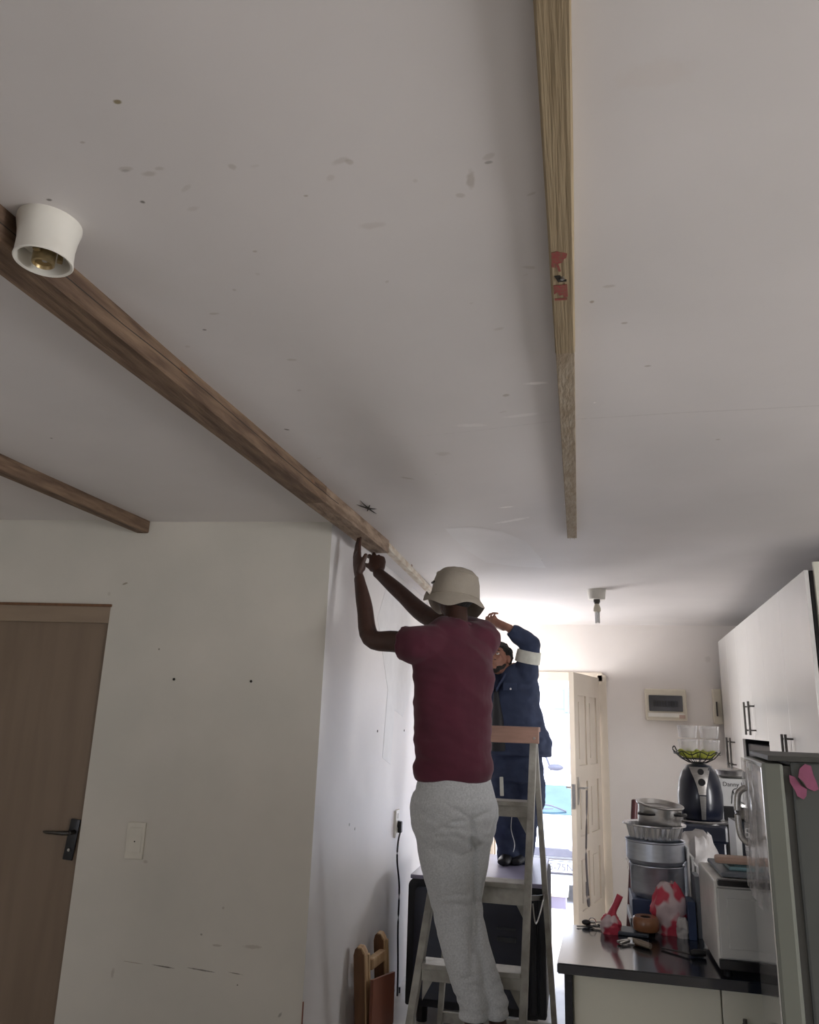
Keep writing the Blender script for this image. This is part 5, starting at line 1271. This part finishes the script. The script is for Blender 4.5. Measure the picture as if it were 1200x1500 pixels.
for sg in (-1, 1):
    b = bm_(); ell(b, q2_(sg * .032, .075, .004), (.012, .008, .007), rot=Rm2, n=12, mn=8); ey = obj('eye', b, 'eye', w2, True)
    b = bm_(); ell(b, q2_(sg * .032, .0825, .005), (.005, .003, .005), rot=Rm2, n=10, mn=6); obj('iris', b, 'hole', ey, True)
    b = bm_(); tube(b, [q2_(sg * .016, .089, .022), q2_(sg * .034, .088, .027), q2_(sg * .052, .074, .020)], [.003, .0045, .002], n=6); obj('eyebrow', b, 'hair', w2, True)
b = bm_()
ell(b, q2_(0, -.028, .042), (.084, .094, .088), rot=Rm2, n=24, mn=16)
for k in range(46):
    a = random.uniform(0, 2 * math.pi); e_ = random.uniform(-.1, 1.3); x_, y_, z_ = math.cos(a) * math.cos(e_) * .082, -.028 + math.sin(a) * math.cos(e_) * .092, .042 + math.sin(e_) * .086
    if y_ > .045 and z_ < .06: continue
    ell(b, q2_(x_, y_, z_), (.013, .013, .013), rot=Rm2, n=8, mn=6)
obj('hair', remesh(b, .006, 1, .5, wrinkle(.003, 60)), 'hair', w2, 80)
b = bm_(); ell(b, q2_(0, .050, -.085), (.034, .030, .026), rot=Rm2); ell(b, q2_(0, .082, -.040), (.026, .010, .005), rot=Rm2, n=12, mn=8)
for sg in (-1, 1): tube(b, [q2_(sg * .060, .02, -.055), q2_(sg * .05, .04, -.08), q2_(sg * .02, .066, -.095)], [.008, .012, .015], n=10)
obj('beard', remesh(b, .005, 1, .5, wrinkle(.002, 80)), 'hair', w2, 80)
# jacket
b = bm_()
tube(b, [P(757, 1106, Y2), P(757, 1090, Y2), P(753, 1060, Y2), P(752, 1030, Y2), P(751, 1005, Y2), sho2 + V((0, 0, .02)), sho2 + V((-.03, 0, .06))],
     [(.215, .15), (.222, .15), (.188, .14), (.172, .135), (.172, .125), (.15, .105), (.085, .08)], n=36, wdirs=[sx2] * 7)
limb(b, [sho2.lerp(S2, .3), S2, S2.lerp(E2, .5), E2, E2.lerp(W2_, .5), E2.lerp(W2_, .88)], [.10, .088, .070, .066, .056, .046], up=(0, 1, 0))
limb(b, [sho2.lerp(S3, .3), S3, S3.lerp(E3, .5), E3, E3.lerp(W3, .5), E3.lerp(W3, .88)], [.10, .085, .070, .062, .052, .044], up=(0, 1, 0))
ell(b, P(786, 1090, Y2 + .02), (.055, .08, .07))
jk = obj('jacket', remesh(b, .008, 3, .5, wrinkle(.010, 11, seed=3, sz=1.5)), 'overall', w2, 80)
b = bm_(); k0_, k1_ = S2.lerp(E2, .42), S2.lerp(E2, .80); tube(b, [k0_, k0_.lerp(k1_, .5), k1_], [.082, .080, .077], n=28, up=(0, 1, 0)); obj('reflective_band', b, 'reflect', jk, 40)
# pocket flap, stud, collar, trouser front opening (dark shirt beneath)
def jf(px, py, dy): return P(px, py, Y2 + dy)
b = bm_(); box(b, jf(747, 1006, -.150), (.085, .012, .05), rz=R(4), bev=.004); pk = obj('pocket_flap', b, 'overall', jk, 30)
b = bm_(); ell(b, jf(748, 1009, -.160), (.007, .004, .007), n=12, mn=8); obj('stud', b, 'chrome', pk, True)
for sg, px in ((1, 741), (-1, 724)):
    b = bm_(); bar(b, jf(px, 988, -.115), jf(727 if sg > 0 else 722, 1012, -.150), .012, .055, up=(0, 1, 0), bev=.004); obj('collar', b, 'overall', jk, 30)
b = bm_(); tube(b, [jf(727, 1010, -.105), jf(730, 1060, -.125), jf(732, 1100, -.12)], [(.015, .03), (.04, .03), (.05, .035)], n=16, wdirs=[sx2] * 3); obj('undershirt', b, 'matblack', w2, True)
# trousers
b = bm_()
tube(b, [P(756, 1095, Y2), pel2 + V((0.02, 0, 0)), P(757, 1145, Y2)], [(.155, .11), (.172, .125), (.165, .12)], n=28, wdirs=[sx2] * 3)
limb(b, [L1, P(739, 1165, Y2 - .02), K1, P(742, 1225, Y2), P(746, 1252, Y2), P(747, 1262, Y2 + .01)], [.098, .094, .086, .078, .072, .070], n=20)
limb(b, [L2 + V((.02, 0, 0)), P(777, 1165, Y2), K2, P(767, 1225, Y2 + .02), P(765, 1252, Y2 + .04), P(765, 1262, Y2 + .05)], [.100, .096, .088, .078, .070, .068], n=20)
tr2 = obj('trousers', remesh(b, .008, 3, .5, above(CZ + .002, wrinkle(.010, 12, sz=1.6, seed=8))), 'overall', w2, 80)
b = bm_(); bar(b, P(734.5, 1138, Y2 - .135), P(735.5, 1166, Y2 - .135), .022, .016, up=(0, 1, 0), bev=.004); obj('white_rag', b, 'reflect', tr2)
b = bm_(); q = P(750, 1195, Y2 - .10); sp = spline([q, P(749, 1215, Y2 - .10), P(754, 1236, Y2 - .11), P(752, 1248, Y2 - .12)], 6); tube(b, sp, .0022, n=6); obj('loose_cord', b, 'card', tr2, True)
for c0 in (N1, N2):
    b = bm_(); c = V((c0.x, c0.y - .01, CZ)); f_ = V((-.25, -1, 0)).normalized(); c = c - f_ * .04
    limb(b, [c - f_ * .03 + V((0, 0, .035)), c + f_ * .05 + V((0, 0, .04)), c + f_ * .12 + V((0, 0, .028)), c + f_ * .165 + V((0, 0, .022))], [(.036, .034), (.040, .038), (.042, .027), (.032, .018)], up=(0, 0, 1))
    limb(b, [c + V((0, 0, .03)), c + V((0, 0, .08))], [.042, .042]); obj('work_boot', remesh(b, .007, 2, .5, above(CZ + .001)), 'matblack', w2, 80)

# ================================================================== OUTSIDE
def gz(y): return -.10 - .62 * max(0, min(1, (y - 7.4) / 4.2))
b = bm_(); vs = []
ys = [7.30, 8.0, 9, 10, 11, 11.6, 14, 22]
rows = [[b.verts.new((x, y, gz(y))) for x in (-9, 9)] for y in ys]
for r0, r1 in zip(rows, rows[1:]): b.faces.new((r0[0], r0[1], r1[1], r1[0]))
struct('floor_outside', b, 'ground')
b = bm_(); box(b, (-.3, 7.42, -.06), (1.5, .36, .10), bev=.01); struct('trim_1', b, 'ground')
# neighbouring house
t = thing('neighbour_house', (-1, 15, -.75), 'pale rendered house across the yard with a blue-grey window', 'house')
b = bm_(); box(b, (-.5, 16.5, 1.2), (12, 3.0, 3.9)); obj('wall', b, 'outwall', t)
def oq(px, py, y): return P(px, py, y)
w0, w1_ = oq(803, 1006, 14.99), oq(845, 1046, 14.99)
b = bm_(); slab(b, w0.x, w1_.x + .5, 14.93, 15.0, w1_.z, w0.z, .01); wn = obj('window', b, 'outpale', t, 30)
b = bm_(); slab(b, w0.x + .12, w0.x + .32, 14.9, 14.94, w1_.z + .08, w0.z - .06, .005); slab(b, w0.x + .30, w0.x + .36, 14.87, 14.94, w1_.z + .03, w0.z - .03, .005); obj('pane', b, mat('pale_glass', (.34, .42, .55), .2, nscale=4, namt=.1), wn)
b = bm_(); slab(b, w0.x - .15, w1_.x + .6, 14.88, 15.0, w1_.z - .06, w1_.z, .005); obj('sill', b, 'outwall', wn)
b = bm_(); q = oq(834, 1094, 14.97); box(b, q, (.14, .06, .13), bev=.01); obj('meter_box', b, 'outpale', t)
# car
cy = 10.9; g0 = -.70
def cp(px, py, y=cy): return P(px, py, y)
t = thing('car', (-.35, cy + 1.6, g0), 'white car parked facing the open kitchen door', 'car')
X0, X1 = -1.25, .45; xm = (X0 + X1) / 2; xw = (X1 - X0) / 2
zhood = cp(815, 1197, cy + .6).z; zg = cp(815, 1240, cy).z; zroof = cp(815, 1135, cy + 1.6).z; zws = cp(815, 1151, cy + 1.5).z
b = bm_()
side = [(0, zg - .42), (0, zg), (.12, zg + .06), (.75, zhood), (1.45, zws), (1.65, zroof), (3.3, zroof - .05), (3.9, zhood + .05), (4.0, g0 + .35), (3.8, g0 + .25), (.15, g0 + .25)]
secs = []
for fx, ins in ((-1, .10), (-.86, 0), (.86, 0), (1, .10)):
    row = []
    for (yy, zz) in side:
        top_ = max(0, (zz - zhood) / max(.01, zroof - zhood)); x = xm + fx * xw * (1 - .16 * top_)
        row.append(b.verts.new((x, cy + yy + (ins * .8 if yy < .5 else (-ins * .8 if yy > 3 else 0)), zz - ins * .4 * (zz > zg))))
    secs.append(row)
for r0, r1 in zip(secs, secs[1:]):
    for k in range(len(side)): b.faces.new((r0[k], r0[(k + 1) % len(side)], r1[(k + 1) % len(side)], r1[k]))
b.faces.new(secs[0][::-1]); b.faces.new(secs[-1])
bmesh.ops.bevel(b, geom=list(b.edges), offset=.03, segments=2, affect='EDGES'); obj('body', b, 'car', t, 50)
b = bm_(); a0 = V((0, .78, zhood + .01)); a1 = V((0, 1.46, zws - .0))
nrm = V((0, -(a1.z - a0.z), a1.y - a0.y)).normalized()
vs = [V((xm + sx_ * xw * k, cy + q.y, q.z)) + nrm * .012 for q, k in ((a0, .90), (a1, .80)) for sx_ in (-1, 1)]
_add(b, vs + [v - nrm * .02 for v in vs], [(0, 1, 3, 2), (4, 6, 7, 5), (0, 4, 5, 1), (2, 3, 7, 6), (0, 2, 6, 4), (1, 5, 7, 3)]); ws = obj('windscreen', b, 'carglass', t)
b = bm_(); q = V((xm - .1, cy + .85, zhood + .03)); tube(b, spline([q + V((-.25, -.02, .03)), q + V((0, 0, .10)), q + V((.28, -.02, .03))], 6), .012, n=6); tube(b, [q + V((-.5, -.08, .02)), q + V((.1, -.06, .06))], [.01, .008], n=6); obj('wiper', b, 'cargrey', ws, True)
for zz, hh, dep, mt, nm in ((zg - .065, .10, .02, 'cargrey', 'grille'), (zg - .148, .022, .05, 'chrome', 'grille_bar'), (zg - .185, .014, .05, 'chrome', 'grille_bar'), (zg - .26, .11, .03, 'cargrey', 'bumper_intake')):
    b = bm_(); box(b, (xm, cy - dep, zz), (xw * 1.5, .06, hh), bev=.01); obj(nm, b, mt, t, 30)
b = bm_(); box(b, (xm, cy - .03, zg - .215), (xw * 1.8, .08, .045), bev=.02); box(b, (xm, cy - .03, zg - .38), (xw * 1.8, .10, .12), bev=.03); obj('bumper', b, 'car', t, 30)
for sg in (-1, 1):
    b = bm_(); ell(b, (xm + sg * xw * .86, cy + .03, zg - .06), (.16, .08, .08)); obj('headlight', b, 'chrome', t, True)
    for yy in (.8, 3.2):
        b = bm_(); lathe(b, (xm + sg * (xw - .08), cy + yy, g0 + .32), [(0, -.09), (.2, -.09), (.30, -.085), (.32, -.05), (.32, .05), (.30, .085), (.2, .09), (0, .09)], n=28, rot=Matrix.Rotation(R(90), 3, 'Y')); obj('wheel', b, 'matblack', t, 40)
    b = bm_(); q = V((xm + sg * (xw + .07), cy + 1.0, zhood + .12)); ell(b, q, (.10, .05, .07)); bar(b, q, q - V((sg * .12, 0, .08)), .03, .03); obj('wing_mirror', b, 'cargrey', t, True)
bdg = cp(841, 1244, cy - .05); b = bm_(); ell(b, bdg, (.07, .012, .032)); obj('badge', b, 'chrome', t, True)
pp = cp(824, 1274, cy - .09); px1_ = cp(856, 1278, cy - .09); ph = abs(cp(840, 1263, cy - .09).z - cp(840, 1279, cy - .09).z)
b = bm_(); box(b, ((pp.x + px1_.x) / 2 - .08, cy - .085, pp.z + .03), (.50, .012, ph * 1.0), bev=.004); pt = obj('number_plate', b, 'plate', t, 30)
text('plate_print', '5-75N', ph * .95, ((pp.x + px1_.x) / 2 - .31, cy - .093, pp.z + .03 - ph * .33), (1, 0, 0), (0, 0, 1), 'cargrey', pt)
# white bin just outside; shaded front and sunlit top are coloured in
bq0 = P(803, 1312, 8.3); bz1 = bq0.z
t = thing('lidded_bin', (-.25, 8.5, gz(8.5)), 'square white bin outside the open door, front coloured as shaded, lid as sunlit', 'bin')
b = bm_(); slab(b, -.62, P(829, 1312, 8.3).x, 8.3, 8.8, gz(8.3), bz1, .01); obj('bin_body', b, 'bin_shaded', t, 30)
b = bm_(); slab(b, -.65, P(829, 1312, 8.3).x + .025, 8.26, 8.84, bz1, bz1 + .035, .015); obj('lid', b, 'bin_sunlit', t, 30)
b = bm_(); sp = spline([P(815, 1345, 8.29), P(806, 1330, 8.28), P(800, 1350, 8.28)], 5); b.free()
# grey wall bracket with an oval head, seen above the car roof
q = P(808, 1122, 13.0)
t = thing('wall_bracket', P(814, 1124, 14.9), 'small grey bracket on the pale house wall above the car', 'lamp')
b = bm_(); q = P(814, 1124, 14.9); ell(b, q, (.14, .10, .055)); obj('bracket_head', b, 'cargrey', t, True)
b = bm_(); tube(b, [q, q + V((-.08, .0, -.05)), q + V((-.22, .05, .30)), q + V((-.22, .14, .30))], .018, n=8); obj('arm', b, 'cargrey', t, True)
